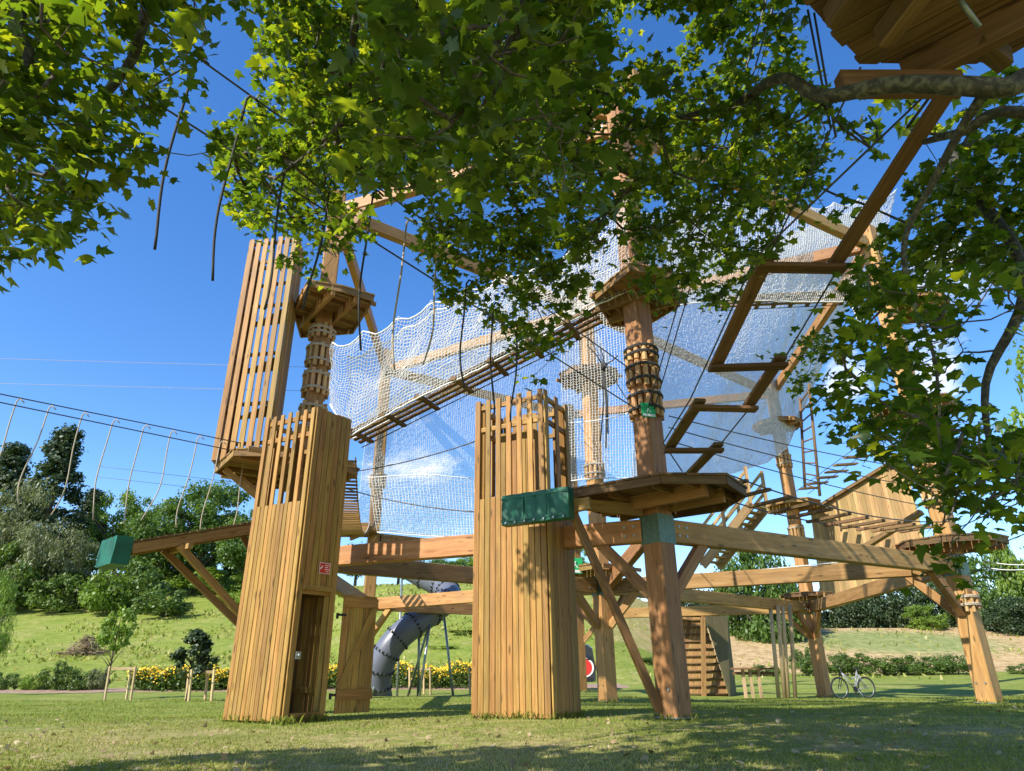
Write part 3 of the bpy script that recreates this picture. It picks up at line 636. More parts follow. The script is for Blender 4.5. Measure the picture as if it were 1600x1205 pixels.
net('white net on the rear side of the rising plank bridge', L_([(540, 560), (615, 525), (700, 480), (770, 450), (850, 420), (930, 380), (985, 330)], *farp),
    L_([(545, 686), (560, 682), (640, 634), (740, 584), (840, 530), (935, 474), (980, 458)], *farp), .085, .0065, -.15, seed=5, scal=.2)
net('big white net curtain below the plank bridge, left of the central tower', L_([(575, 650), (640, 600), (740, 545), (840, 500), (930, 520), (950, 560)], (-5.5, 25.2), (2.6, 30.6)),
    L_([(552, 828), (600, 830), (690, 838), (745, 838), (850, 800), (950, 748)], (-5.5, 25.2), (2.6, 30.6)), .112, .0078, .3, seed=3)
net('white net hanging in front of the central post', L_([(875, 440), (930, 430), (985, 410)], (1.6, 19.2), (5, 19.6)), L_([(880, 752), (940, 748), (1000, 746)], (1.6, 19.2), (5, 19.6)), .1, .008, .12, seed=8)
net('widest white net wall, right of the nearest thick post, with wavy lower edge', L_([(985, 330), (1080, 330), (1160, 395), (1240, 365), (1300, 335), (1385, 330)], (2.9, 20.2), (12.1, 27.9)),
    L_([(985, 746), (1090, 747), (1150, 738), (1200, 722), (1228, 700), (1246, 652)], (2.9, 20.2), (12.1, 27.9)), .112, .0078, .35, seed=4, scal=.2)
net('white net higher up behind the leaves at right', L_([(1040, 300), (1130, 310), (1230, 330), (1330, 320), (1400, 300)], (3.4, 16.), (10.5, 18)),
    L_([(1040, 480), (1130, 470), (1230, 470), (1330, 470), (1345, 520)], (3.4, 16.), (10.5, 18)), .09, .0065, .2, seed=9, scal=.2)
net('floor-side net strip low at the left rear post', L_([(575, 745), (640, 742), (740, 748)], (-5.3, 23.8), (1.5, 23.8)), L_([(590, 832), (650, 836), (745, 842)], (-5.3, 23.8), (1.5, 23.8)), .115, .008, .1, seed=10)

# ---------------------------------------------------------------- plank bridges
def plank_bridge(label, a, b, wd=.62, n=4, cross=.95, mat='decky'):
    a = V(a); b = V(b); d = (b-a); L = d.length; dn = d.normalized(); s = V((dn.y, -dn.x, 0)).normalized(); t = thing('plank_bridge', label, 'plank bridge', a)
    mb = MB(); k = int(L/3)+1
    for i in range(n):
        o = s*(wd*(i/(n-1)-.5))
        for j in range(k): mb.beam(a+o+d*(j/k+.002), a+o+d*((j+1)/k-.002), .105, .04)
    mb.build('planks', M[mat], t, a); m = int(L/cross)
    mb = MB()
    for j in range(m+1):
        c = a+d*((j+.3)/(m+1)); mb.beam(c-s*(wd*.5+.16)-V((0, 0, .05)), c+s*(wd*.5+.16)-V((0, 0, .05)), .11, .06)
        mb.beam(c+s*(wd*.5+.05)-V((0, 0, .11)), c+s*(wd*.5+.2)-V((0, 0, .11)), .14, .06)
    mb.build('cross_bars', M['deck'], t, a)
    for sg in (-1, 1):
        mb = MB(); mb.tube([a+s*(sg*(wd*.5+.12))-V((0, 0, .08)), b+s*(sg*(wd*.5+.12))-V((0, 0, .08))], .012, 6); mb.build('support_cable', M['cable'], t, a)
plank_bridge('long bridge of narrow planks climbing from the left tower up to the nearest thick post', BA0, BA1, .62, 4, .95, 'deck')
plank_bridge('level plank bridge high behind the netting at right', onplane(1125, 472, (3, 19), (10, 18.5)), onplane(1340, 462, (3, 19), (10, 18.5)), .6, 4, .6)
a = V((-4.2, 15.6, 5.6)); b = V((-5.6, 24.3, 5.85))
pts = [a.lerp(b, i/14)-V((0, 0, 1.0*4*(i/14)*(1-i/14))) for i in range(15)]
t = thing('slat_bridge', 'sagging slat bridge ending at the small platform below the netting', 'slat bridge', a)
mb = MB()
for i in range(14):
    p, q = pts[i], pts[i+1]; d = (q-p).normalized(); s = V((d.y, -d.x, 0)).normalized()
    for j in range(4):
        c = p.lerp(q, (j+.5)/4); mb.beam(c-s*.4, c+s*.4, .1, .035)
mb.build('slats', M['decky'], t, a)
for sg in (-1, 1): mb = MB(); mb.tube([p+V((sg*.38, 0, .03)) for p in pts], .018, 6); mb.build('side_rope', M['rope'], t, a)

# zig-zag bridge coming down from the tree platform
Zp = [(1482, 140, 4.3), (1305, 412, 6.05), (1195, 410, 6.05), (1120, 568, 7.7), (1215, 565, 7.75), (1170, 632, 8.6), (1090, 630, 8.6), (1047, 697, 9.7), (1118, 697, 9.7), (1076, 741, 10.5)]
Zq = [atY(u, v, y) for u, v, y in Zp]; t = thing('zigzag_bridge', 'zigzag of hung planks stepping down from the tree platform to the nearest post', 'zigzag bridge', Zq[0])
for i in range(9):
    p, q = Zq[i], Zq[i+1]; d = (q-p).normalized(); z = V((0, 0, -.002*i)); mb = MB()
    mb.beam(p-d*.1+z-V((0, 0, .06*(i % 2))), q+d*.1+z-V((0, 0, .06*(i % 2))), .16, .05, (0, 0, 1), .006); mb.build('long_plank' if i % 2 == 0 else 'step_plank', M['deck'], t, (p+q)/2)
for idx, off in ((0, .1), (1, -.1)):
    mb = MB(); ch = [Zq[0], Zq[1], Zq[4], Zq[5], Zq[8], Zq[9]] if idx == 0 else [Zq[0], Zq[2], Zq[3], Zq[6], Zq[7], Zq[9]]
    mb.tube([p+V((off, 0, .05)) for p in ch], .011, 6); mb.build('carrying_rope', M['cable'], t, Zq[0])

# platform in the plane tree, seen from below
tp = [atZ(u, v, 5.35) for u, v in [(1255, 5), (1345, 99), (1400, 100), (1560, 98), (1690, 20), (1760, -160), (1500, -260), (1230, -60)]]
ct = sum(tp, V((0, 0, 0)))/len(tp); t = thing('tree_platform', 'dark shaded wooden platform in the plane tree, seen from below at top right', 'tree platform', ct)
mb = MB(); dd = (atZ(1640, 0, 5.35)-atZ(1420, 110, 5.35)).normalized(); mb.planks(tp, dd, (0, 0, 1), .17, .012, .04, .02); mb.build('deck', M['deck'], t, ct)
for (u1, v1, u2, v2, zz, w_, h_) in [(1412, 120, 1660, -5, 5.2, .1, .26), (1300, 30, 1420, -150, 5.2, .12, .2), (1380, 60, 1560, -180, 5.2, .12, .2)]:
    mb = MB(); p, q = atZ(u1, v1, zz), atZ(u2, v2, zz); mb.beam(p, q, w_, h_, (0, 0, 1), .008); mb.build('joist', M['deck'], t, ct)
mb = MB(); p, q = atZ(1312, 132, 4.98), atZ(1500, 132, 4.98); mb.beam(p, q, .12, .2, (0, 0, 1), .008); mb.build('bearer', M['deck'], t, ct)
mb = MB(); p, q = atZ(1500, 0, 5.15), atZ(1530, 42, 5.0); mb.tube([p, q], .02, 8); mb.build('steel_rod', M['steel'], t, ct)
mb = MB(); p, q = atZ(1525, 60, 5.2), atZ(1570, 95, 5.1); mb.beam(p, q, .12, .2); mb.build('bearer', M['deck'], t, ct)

# ---------------------------------------------------------------- ropes and cables
def cable(name, label, p, q, r=.01, sag=.0, mat='cable', cat='cable', group=None):
    p = V(p); q = V(q); mb = MB(); n = 16 if sag else 2
    mb.tube([p.lerp(q, i/(n-1))-V((0, 0, sag*4*(i/(n-1))*(1-i/(n-1)))) for i in range(n)], r, 6); return tag(mb.build(name, M[mat], None, p), label, cat, group)
def hang_rope(label, top, L, r, mat, group, bend=.05, seed=0):
    rn = random.Random(seed); top = V(top); mb = MB(); ph = rn.random()*6; n = 16
    pts = [top+V((.09, .02, -.05)), top+V((.03, .01, .01)), top+V((0, 0, .025)), top+V((-.035, 0, -.03))]
    for i in range(1, n+1):
        f = i/n; pts.append(top+V((-.04+bend*sin(f*5.+ph)*f*f*1.4-.05*f, bend*.6*cos(f*3+ph)*f, -.05-L*f)))
    mb.tube(pts, r, 6); o = mb.build('hanging_rope', M[mat], None, top); return tag(o, label, 'rope', group)
c0, c1 = atY(30, 626, 11.3), atY(392, 700, 14.4)
ext = c0+(c0-c1)*3.2
cable('rope_cable', 'upper dark cable the left row of ropes hangs from', ext, c1+V((.3, 0, 0)), .011)
cable('rope_cable', 'lower dark cable running just under the one the left ropes hang from', atY(392, 710, 14.4)+(atY(-120, 604, 9.9)-atY(392, 710, 14.4))*3.2, atY(392, 710, 14.4), .011)
ordn = ['first', 'second', 'third', 'fourth', 'fifth', 'sixth', 'seventh', 'eighth', 'ninth', 'tenth', 'eleventh']
for i, (u, v, vb) in enumerate([(30, 625, 750), (80, 636, 785), (132, 647, 800), (180, 657, 808), (228, 666, 815), (270, 675, 810), (312, 683, 822), (347, 691, 828), (388, 699, 822)]):
    q = c0.lerp(c1, (u-30)/(392-30)*1.0); Y_ = 11.3*14.4/(14.4+(11.3-14.4)*(u-30)/362.)
    tp_ = atY(u, v, Y_); bt = atY(u-.2*(vb-v), vb, Y_)
    hang_rope('pale wavy rope, %s from the left in the row at left' % ordn[i], tp_, tp_.z-bt.z, .0115, 'rope', 'pale ropes hanging in a row at left', .05+.02*((i*7) % 4), i*3)
R0, R1 = atY(313, 93, 5.2), atY(1003, 590, 11.85)
cable('rope_cable', 'dark cable descending through the leaves with the dark ropes tied to it', R0+(R0-R1)*.9, R1, .012)
cable('rope_cable', 'second dark cable running lower beside the dark hanging ropes', atY(1003, 645, 11.8)+(atY(0, 5, 4.2)-atY(1003, 645, 11.8))*1.7, atY(1003, 645, 11.8), .012)
for i, (u, v, vb) in enumerate([(313, 93, 380), (391, 152, 430), (462, 207, 475), (525, 262, 480), (588, 300, 540), (640, 345, 572), (687, 400, 565), (733, 440, 600), (775, 475, 640), (812, 500, 655)]):
    s = (u-313)/(1003-313.); Y_ = 5.2*11.85/(11.85+(5.2-11.85)*s); a = atY(u, v, Y_); b = atY(u-.24*(1-s)*(vb-v), vb, Y_)
    pale = i in (5, 6)
    hang_rope('%s rope, %s from the left in the row under the leaves' % ('pale grey' if pale else 'dark grey', ordn[i]), a, a.z-b.z, .0135, 'rope' if pale else 'blackrope', 'ropes hanging in a row below the plane tree', .055, 40+i)
cable('steel_wire', 'upper of two thin pale wires crossing the sky at left', atY(490, 574, 15)+(atY(-60, 556, 15.5)-atY(490, 574, 15))*2.6, atY(490, 574, 15), .0045, .05, 'rope')
cable('steel_wire', 'lower of two thin pale wires crossing the sky at left', atY(484, 611, 15)+(atY(-60, 595, 15.5)-atY(484, 611, 15))*2.6, atY(484, 611, 15), .0045, .05, 'rope')
cable('far_wire', 'upper of two faint far wires above the left trees', atY(150, 728, 60), atY(420, 760, 70), .02)
cable('far_wire', 'lower of two faint far wires above the left trees', atY(150, 745, 60), atY(420, 775, 70), .02)
for i, (lb, a, b) in enumerate([
    ('left rope of the pair slanting from the top down to the nearest post', (1200, -10, 5.5), (1012, 640, 11.7)),
    ('right rope of the pair slanting from the top down to the nearest post', (1214, -10, 5.5), (1022, 640, 11.7)),
    ('dark rope slanting beside the zigzag planks from the tree platform', (1345, 105, 4.6), (1180, 445, 7)),
    ('left short rope dropping beside the tree platform edge', (1262, 15, 4.6), (1298, 200, 5.2)),
    ('right short rope dropping beside the tree platform edge', (1272, 20, 4.6), (1306, 215, 5.2)),
    ('handrail cable running above the log steps at right, upper', (1045, 650, 11.8), (1440, 735, 16.6)),
    ('handrail cable running above the log steps at right, middle', (1045, 668, 11.8), (1440, 762, 16.6)),
    ('handrail cable running above the log steps at right, lowest', (1050, 690, 11.8), (1440, 790, 16.6)),
    ('rope handrail above the far beam at right', (960, 905, 20.4), (1460, 862, 16.8)),
    ('thin cable between central tower and left platform, upper', (545, 738, 15), (742, 690, 13.4)),
    ('thin cable between central tower and left platform, lower', (545, 765, 15), (742, 800, 13.4)),
    ('pale cable leaving the right post to the right edge, upper', (1535, 876, 16.5), (1640, 878, 14)),
    ('pale cable leaving the right post to the right edge, lower', (1535, 886, 16.5), (1640, 884, 14)),
    ('knotted dark cable joining central post and nearest post', (905, 500, 18), (1000, 655, 12)),
    ('white rope from the central post to the nearest post', (890, 660, 20.4), (1000, 640, 12.2))]):
    pale = 'pale' in lb or 'white' in lb or 'handrail above' in lb
    cable('rope_cable', lb, atY(*a), atY(*b), .011 if a[2] < 15 else .013, .08 if i > 4 else 0, 'whitecord' if pale else 'cable')
# bundle of ropes hanging in the net tunnel
kn = atY(942, 572, 15.5); t = thing('rope_bundle', 'bundle of black ropes knotted together hanging left of the nearest post', 'rope bundle', kn)
mb = MB(); mb.tube([kn+V((0, 0, .12)), kn+V((.03, 0, .04)), kn-V((0, 0, .12))], [.04, .09, .05], 8); mb.build('knot', M['blackrope'], t, kn)
for u, v in ((938, 545), (965, 556), (918, 540), (947, 700), (938, 690), (950, 678)):
    e = atY(u, v, 15.5); mb = MB(); mb.tube([kn, kn.lerp(e, .5)+V((.05, 0, 0)), e], .018, 6); mb.build('rope', M['blackrope'], t, kn)
# green notice on the near post, another by the central post
for lb, (u, v, y), s in (('green rescue notice strapped to the nearest thick post', (1013, 641, 11.66), .14), ('green notice on the low platform of the central post', (899, 884, 19.9), .22)):
    c = atY(u, v, y); mb = MB(); d = V((.9, .25, 0)).normalized(); n_ = V((d.y, -d.x, 0)); mb.box(c, d*s, n_*.008, V((0, 0, s))); o = mb.build('green_notice', M['signgreen'], None, c); tag(o, lb, 'notice', 'green notices on posts')
    mb = MB(); mb.box(c+n_*.01+V((0, 0, -s*.72)), d*s*.9, n_*.002, V((0, 0, s*.16)))
    mb.tube([c+n_*.011+d*(s*.0)+V((0, 0, s*.5)), c+n_*.012+d*(s*.05)+V((0, 0, s*.42))], s*.12, 8); mb.beam(c+n_*.011+V((0, 0, s*.3)), c+n_*.011-d*(s*.3)+V((0, 0, -s*.35)), .003, s*.14, d); mb.beam(c+n_*.011+V((0, 0, s*.1)), c+n_*.011+d*(s*.35)+V((0, 0, -s*.3)), .003, s*.12, d)
    mb.build('pictogram', M['white'], o, c)

# ---------------------------------------------------------------- ladders, hung steps, climbing wall, stairs
a0, a1 = atY(1250, 622, 28.2), atY(1258, 765, 28.0); b0, b1 = atY(1264, 600, 27.4), atY(1281, 775, 27.2)
t = thing('ladder', 'leaning pole ladder between two platforms on the right rear post', 'ladder', a1)
for p, q in ((a0, a1), (b0, b1)): mb = MB(); mb.tube([p, q], .06, 8); mb.build('rail', M['deck'], t, q)
for i in range(9): p = a0.lerp(a1, (i+.5)/9); q = b0.lerp(b1, (i+.5)/9); mb = MB(); mb.tube([p, q], .035, 6); mb.build('rung', M['deck'], t, p)
t = thing('hanging_step_bridge', 'chain of short boards hung on two wires rising to upper right', 'step bridge', atY(1245, 775, 27))
for i, (u, v, w_) in enumerate([(1358, 699, 16), (1338, 714, 17), (1321, 726, 17), (1307, 737, 16), (1292, 746, 15), (1278, 755, 14), (1264, 763, 14)]):
    y = 22+i*.75; p, q = atY(u-w_, v+1, y), atY(u+w_, v-1, y+.25); mb = MB(); mb.beam(p, q, .22, .06); mb.build('step', M['deck'], t, p)
for sg in (-1, 1): mb = MB(); mb.tube([atY(1375+sg*14, 682, 21), atY(1250+sg*12, 772, 27)], .012, 5); mb.build('wire', M['cable'], t, atY(1245, 775, 27))
pA, pG = V((3.6, 12.1, 3.75)), V((10.2, 16.5, 3.75)); dv = (pG-pA); s = V((dv.y, -dv.x, 0)).normalized()
t = thing('log_step_bridge', 'row of dark cross boards on cables between the nearest and rightmost post', 'step bridge', pA)
for i in range(12):
    c = pA.lerp(pG, (i+.8)/12.4)-V((0, 0, .25*4*(i/12)*(1-i/12)-.25)); mb = MB(); mb.beam(c-s*.5, c+s*.5, .1, .055); mb.build('step', M['deck'], t, pA)
for sg in (-1, 1):
    mb = MB(); mb.tube([pA.lerp(pG, i/12)-V((0, 0, .25*4*(i/12)*(1-i/12)-.29))+s*(sg*.5) for i in range(13)], .014, 6); mb.build('cable', M['cable'], t, pA)
# climbing wall of vertical boards, sloping top
def plane3(pts):
    a, b, c = pts[0], pts[1], pts[-1]; return (b-a).cross(c-a).normalized()
W0 = atY(1284, 955, 29.5); W1 = atY(1268, 803, 29.5); W2 = atY(1412, 716, 25.0); W3 = atY(1449, 862, 25.); W4 = atY(1460, 900, 25)
# flatten onto the vertical plane through W1 and W2
pl = [onplane(u, v, W1, W2) for u, v in [(1286, 955), (1268, 803), (1412, 716), (1447, 850), (1462, 905)]]
n_ = V((-(W2-W1).y, (W2-W1).x, 0)).normalized(); n_ = n_ if n_.y < 0 else -n_
t = thing('climbing_wall', 'sloping-topped climbing wall of pale vertical boards at right', 'climbing wall', pl[0])
mb = MB(); mb.planks(pl, (0.14*(W2-W1).normalized().x, .14*(W2-W1).normalized().y, 1.) if False else (0, 0, 1), n_, .17, .006, .04); mb.build('boards', M['pale'], t, pl[0])
mb = MB(); up = V((0, 0, .06)); mb.beam(pl[1]+up+n_*.05, pl[2]+up+n_*.05, .3, .12); mb.build('top_rail', M['deck'], t, pl[1])
mb = MB(); q0, q1 = atY(1340, 862, 25.5), atY(1440, 800, 23.5); mb.beam(q0, q1, .3, .16); mb.build('ledge', M['deck'], t, q0)
mb = MB()
for k in (.15, .5, .85): p = pl[1].lerp(pl[2], k); b_ = pl[0].lerp(pl[4], k); mb.beam(p-n_*.12, b_-n_*.12, .14, .14, n_)
mb.build('back_posts', M['deck'], t, pl[0])
# stairs with railings
s0, s1 = atY(1110, 885, 25.5), atY(1186, 790, 23.6); t = thing('staircase', 'pale wooden stair flight with slanted railings behind the long beam', 'stairs', s0)
dv = s1-s0; dh = V((dv.x, dv.y, 0)).normalized(); sd = V((-dh.y, dh.x, 0))
for sg, nm in ((-1, 'stringer'), (1, 'stringer')): mb = MB(); mb.beam(s0+sd*(sg*.45), s1+sd*(sg*.45), .07, .34); mb.build(nm, M['pale'], t, s0)
mb = MB()
for i in range(11): c = s0.lerp(s1, (i+.5)/11)+V((0, 0, .05)); mb.beam(c-sd*.42, c+sd*.42, .26, .045)
mb.build('treads', M['pale'], t, s0)
for sg in (-1, 1):
    mb = MB()
    for k in (.5, .85, 1.25): mb.beam(s0+sd*(sg*.45)+V((0, 0, k)), s1+sd*(sg*.45)+V((0, 0, k)), .05, .1)
    for i in (0, .5, 1.): p = s0.lerp(s1, i)+sd*(sg*.5); mb.beam(p, p+V((0, 0, 1.35)), .1, .1)
    mb.build('railing', M['pale'], t, s0)
# boarded climbing ramp with rungs, below
r0_, r1_ = V(atY(1128, 1092, 30)), V(atY(1066, 965, 30)); rb = atY(1046, 1092, 30)
t = thing('climbing_ramp', 'reddish boarded ramp with dark rungs and a grey-green boarded side', 'climbing ramp', r0_)
q = [atY(1047, 1092, 30), atY(1140, 1092, 30), atY(1098, 965, 30.8), atY(1066, 965, 30.8)]
nr = (q[1]-q[0]).cross(q[3]-q[0]).normalized(); nr = nr if nr.y < 0 else -nr
mb = MB(); mb.planks(q, (q[3]-q[0]), nr, .2, .01, .04); mb.build('boards', M['decky'], t, r0_)
for i in range(11):
    f = (i+.5)/11; a = q[0].lerp(q[3], f)+nr*.1; b = q[1].lerp(q[2], f)+nr*.1; mb = MB(); mb.tube([a, b], .04, 6); mb.build('rung', M['deck'], t, a)
w0, w1, w2, w3 = atY(1140, 1092, 29.8), atY(1151, 1092, 31.5), atY(1136, 963, 31.5), atY(1101, 963, 30.6)
mb = MB(); ns = V((.2, -1, 0)).normalized(); mb.prism([w0, w1, w2, w3], ns, .05, (0, 0, 1)); mb.build('side_wall', M['grey'], t, w0)
mb = MB(); mb.beam(atY(1100, 1092, 29.6), atY(1098, 950, 29.6), .16, .16); mb.build('post', M['decky'], t, w0)
# cluster of pale poles and low table
pcen = atY(1228, 1090, 26.5)
for i, (u0, u1_, v0) in enumerate([(1216, 1204, 952), (1225, 1215, 946), (1231, 1223, 948), (1242, 1234, 944)]):
    a = atY(u0+1, 1092, 26.5); b = atY(u1_, v0, 26.5); mb = MB(); mb.tube([(a.x, a.y, gz(a.x, a.y)), (b.x, b.y, b.z)], .075, 8); o = mb.build('pale_pole', M['stake'], None, a)
    tag(o, 'pale upright pole, %s from the left in the group left of the bicycle' % ordn[i], 'pole', 'pale poles standing in a group')
a = atY(1182, 1062, 27.5); t = thing('low_table', 'low timber bench table with thin legs between ramp and poles', 'table', (a.x, a.y, gz(a.x, a.y)))
mb = MB(); p, q = atY(1144, 1045, 27.5), atY(1214, 1045, 27.5); mb.beam(p, q, .5, .06, (0, 0, 1)); mb.beam(p-V((0, 0, .16)), q-V((0, 0, .16)), .06, .1); mb.build('top', M['deck'], t, a)
for u in (1160, 1171, 1184):
    p = atY(u, 1046, 27.5); mb = MB(); mb.beam((p.x, p.y, gz(p.x, p.y)), p, .1, .1); mb.build('leg', M['stake'], t, p)

# ---------------------------------------------------------------- tube slide
Y0 = 27.
sp = [atY(u, v, y) for u, v, y in [(590, 1092, 27.4), (591, 1062, 27.2), (599, 1030, 27), (617, 1002, 27), (645, 977, 27.2), (678, 954, 27.8), (700, 934, 28.6), (694, 918, 29.4), (668, 904, 29.8), (640, 888, 30), (618, 872, 30)]]
def spline(P, n):
    o = []
    for i in range(len(P)-1):
        a, b, c, d = P[max(i-1, 0)], P[i], P[i+1], P[min(i+2, len(P)-1)]
        for k in range(n):
            t = k/n; o.append(.5*((2*b)+(c-a)*t+(2*a-5*b+4*c-d)*t*t+(3*b-a-3*c+d)*t**3))
    return o+[P[-1]]
t = thing('tube_slide', 'grey enclosed tube slide winding down behind the beams', 'slide', (sp[0].x, sp[0].y, 0))
pts = spline(sp, 6); mb = MB(); mb.tube(pts, .5, 24, True, False); tb = mb.build('tube', M['slide'], t, sp[0])
for i in range(4, len(pts)-2, 5):
    mf = MB(); mbolt = MB(); d = (pts[i+1]-pts[i-1]).normalized(); mf.tube([pts[i]-d*.025, pts[i]+d*.025], .525, 24, False)
    u = d.cross(V((0, 0, 1))).normalized(); w_ = d.cross(u)
    for k in range(20):
        a = 2*pi*k/20; c = pts[i]+(u*cos(a)+w_*sin(a))*.525; mbolt.box(c, d*.045, (u*cos(a)+w_*sin(a))*.022, (w_*cos(a)-u*sin(a))*.028)
    fl = mf.build('flange', M['slide'], t, pts[i]); mbolt.build('flange_bolts', M['black'], fl, pts[i])
for (u, v, y, u2, v2, y2) in [(655, 1092, 26.6, 672, 972, 27.2), (708, 1092, 28.3, 694, 965, 28.6), (637, 1092, 28.6, 672, 972, 27.4), (653, 1092, 27.9, 655, 985, 27.4), (579, 1092, 26.7, 596, 1045, 27), (611, 1092, 27.6, 604, 1045, 27.2), (620, 1092, 28.6, 628, 900, 30)]:
    a = atY(u, v, y); a.z = gz(a.x, a.y); mb = MB(); mb.tube([a, atY(u2, v2, y2)], .05, 8); mb.build('leg', M['steel'], t, a)

# ---------------------------------------------------------------- bicycles
def bicycle(label, base, rz, col):
    t = thing('bicycle', label, 'bicycle', base); t.rotation_euler = (0, 0, rz)
    def P(mb, name, mat, par=t):
        o = mb.build(name, M[mat], None); o.parent = par; return o
    def ring(r, x, rad, n=28): return [(x+r*cos(2*pi*i/n), 0, .34+r*sin(2*pi*i/n)) for i in range(n+1)]
    for x in (-.52, .52):
        mb = MB(); mb.tube(ring(.315, x, .02), .024, 8, caps=False); wh = P(mb, 'wheel', 'black')
        mb = MB(); mb.tube(ring(.285, x, .02), .009, 6, caps=False)
        for k in range(18): a = 2*pi*k/18; mb.tube([(x, .02*(-1)**k, .34), (x+.285*cos(a), 0, .34+.285*sin(a))], .0022, 3)
        mb.tube([(x, -.05, .34), (x, .05, .34)], .02, 8); P(mb, 'rim', 'steel', wh)
    mb = MB()
    for p, q, r in [((-.34, 0, .72), (-.05, 0, .29), .017), ((-.30, 0, .74), (.20, 0, .86), .016) if False else ((.36, 0, .80), (-.05, 0, .29), .021), ((.36, 0, .80), (.0, 0, .60), .018), ((.0, 0, .60), (-.21, 0, .68), .018), ((-.27, 0, .88), (-.05, 0, .29), .018)]:
        mb.tube([p, q], r, 8)
    for s in (-.05, .05): mb.tube([(-.05, s*.5, .29), (-.52, s, .34)], .011, 6); mb.tube([(-.23, s*.5, .76), (-.52, s, .34)], .011, 6)
    P(mb, 'frame', col); mb = MB()
    mb.tube([(.34, 0, .92), (.385, 0, .70)], .022, 8)
    for s in (-.05, .05): mb.tube([(.385, s, .70), (.52, s, .34)], .015, 6)
    P(mb, 'fork', 'black'); mb = MB(); mb.tube([(.34, 0, .92), (.35, 0, .98), (.42, 0, 1.0)], .014, 6)
    mb.tube([(.36, -.30, 1.02), (.40, -.1, 1.0), (.42, 0, 1.0), (.40, .1, 1.0), (.36, .3, 1.02)], .014, 6); P(mb, 'handlebar', 'black')
    mb = MB(); vs = []
    mb.prism([(-.42, -.075, .90), (-.40, .075, .90), (-.24, .05, .91), (-.13, 0.018, .90), (-.13, -.018, .90), (-.24, -.05, .91)], (0, 0, 1), .05); P(mb, 'saddle', 'black')
    mb = MB(); mb.tube([(-.05, .05, .29), (.03, .07, .13)], .012, 6); mb.tube([(-.05, -.05, .29), (-.13, -.07, .45)], .012, 6); mb.tube([(-.05, .04, .29), (-.05, .055, .29)], .09, 16, False); mb.box((.03, .12, .13), (.05, 0, 0), (0, .05, 0), (0, 0, .012)); mb.box((-.13, -.12, .45), (.05, 0, 0), (0, .05, 0), (0, 0, .012)); P(mb, 'crank_set', 'black')
    mb = MB(); mb.tube([(-.12, .06, .3), (-.2, .2, .02)], .01, 6); P(mb, 'kickstand', 'steel'); return t
b = atY(1336, 1091, 24.3); bicycle('black-wheeled silver bicycle parked on the lawn by the right rear post', (b.x, b.y, gz(b.x, b.y)), pi+.25, 'bikewhite')
b = atY(1062, 1092, 24); bicycle('dark bicycle mostly hidden behind the nearest thick post', (b.x-.1, b.y, gz(b.x, b.y)), 1.1, 'black')

# ---------------------------------------------------------------- van
vx = atY(934, 1085, 35); gx = gz(vx.x, 35); t = thing('van', 'dark van with a red and white round emblem, parked behind the central tower', 'van', (vx.x-2.4, 35, gx))
def vp(x, z, y): return V((vx.x+x, 35+y, gx+z))
prof = [(-4.9, .35), (-4.95, .8), (-4.75, 1.12), (-3.95, 1.28), (-3.25, 1.95), (-.35, 2.02), (-.12, 1.85), (0, 1.0), (-.02, .35)]
mb = MB(); k = len(prof); vs = []; cols = [(0, 0.04), (.25, 0), (1.55, 0), (1.8, .04)]
for yy, ins in cols: vs += [vp(x*(1-ins*.2)-ins, z-(ins if z > 1.5 else 0), yy) for x, z in prof]
fs = [(j*k+i, j*k+(i+1) % k, (j+1)*k+(i+1) % k, (j+1)*k+i) for j in range(3) for i in range(k)]+[tuple(range(k)), tuple(range(4*k-1, 3*k-1, -1))]
mb.add(vs, fs); bo = mb.build('body', M['darkpaint'], t, vx)
for a in (-4.1, -.85):
    for yy in (.02, 1.62):
        c = vp(a, .34, yy+.08); mb = MB(); mb.tube([c-V((0, .11, 0)), c+V((0, .11, 0))], .34, 24, False); wh = mb.build('wheel', M['black'], t, c)
        mb = MB(); mb.tube([c-V((0, .125, 0)), c+V((0, .125, 0))], .21, 16, False); mb.tube([c-V((0, .14, 0)), c-V((0, .12, 0))], .06, 10, False); mb.build('rim', M['steel'], wh, c)
mb = MB(); mb.prism([vp(-1.9, 1.3, -.005), vp(-.18, 1.3, -.005), vp(-.3, 1.85, .03), vp(-1.9, 1.85, .03)], (0, -1, 0), .01); mb.build('side_window', M['glass'], t, vx)
mb = MB(); mb.prism([vp(-3.7, 1.3, -.005), vp(-2.1, 1.3, -.005), vp(-2.1, 1.85, .03), vp(-3.25, 1.85, .03)], (0, -1, 0), .01); mb.build('side_window', M['glass'], t, vx)
mb = MB(); c = vp(-.55, .98, -.0); N_ = 28
mb.prism([c+V((.43*cos(2*pi*i/N_), -.004, .43*sin(2*pi*i/N_))) for i in range(N_)], (0, -1, 0), .006); em = mb.build('emblem', M['white'], t, c)
mb = MB(); mb.prism([c+V((-.03+.375*cos(2*pi*i/N_), -.012, .375*sin(2*pi*i/N_))) for i in range(N_)], (0, -1, 0), .006); mb.build('emblem_disc', M['vanred'], em, c)
mb = MB(); mb.prism([c+V((-.16+.13*cos(2*pi*i/N_), -.02, -.12+.13*sin(2*pi*i/N_))) for i in range(N_)], (0, -1, 0), .006); mb.build('emblem_dot', M['darkpaint'], em, c)
mb = MB(); mb.box(vp(-2.5, .42, -.01), V((2.3, 0, 0)), V((0, .02, 0)), V((0, 0, .09))); mb.build('sill', M['black'], t, vx)
mb = MB(); mb.box(vp(.01, 1.05, .12), V((.02, 0, 0)), V((0, .06, 0)), V((0, 0, .2))); mb.build('tail_light', M['vanred'], t, vx)

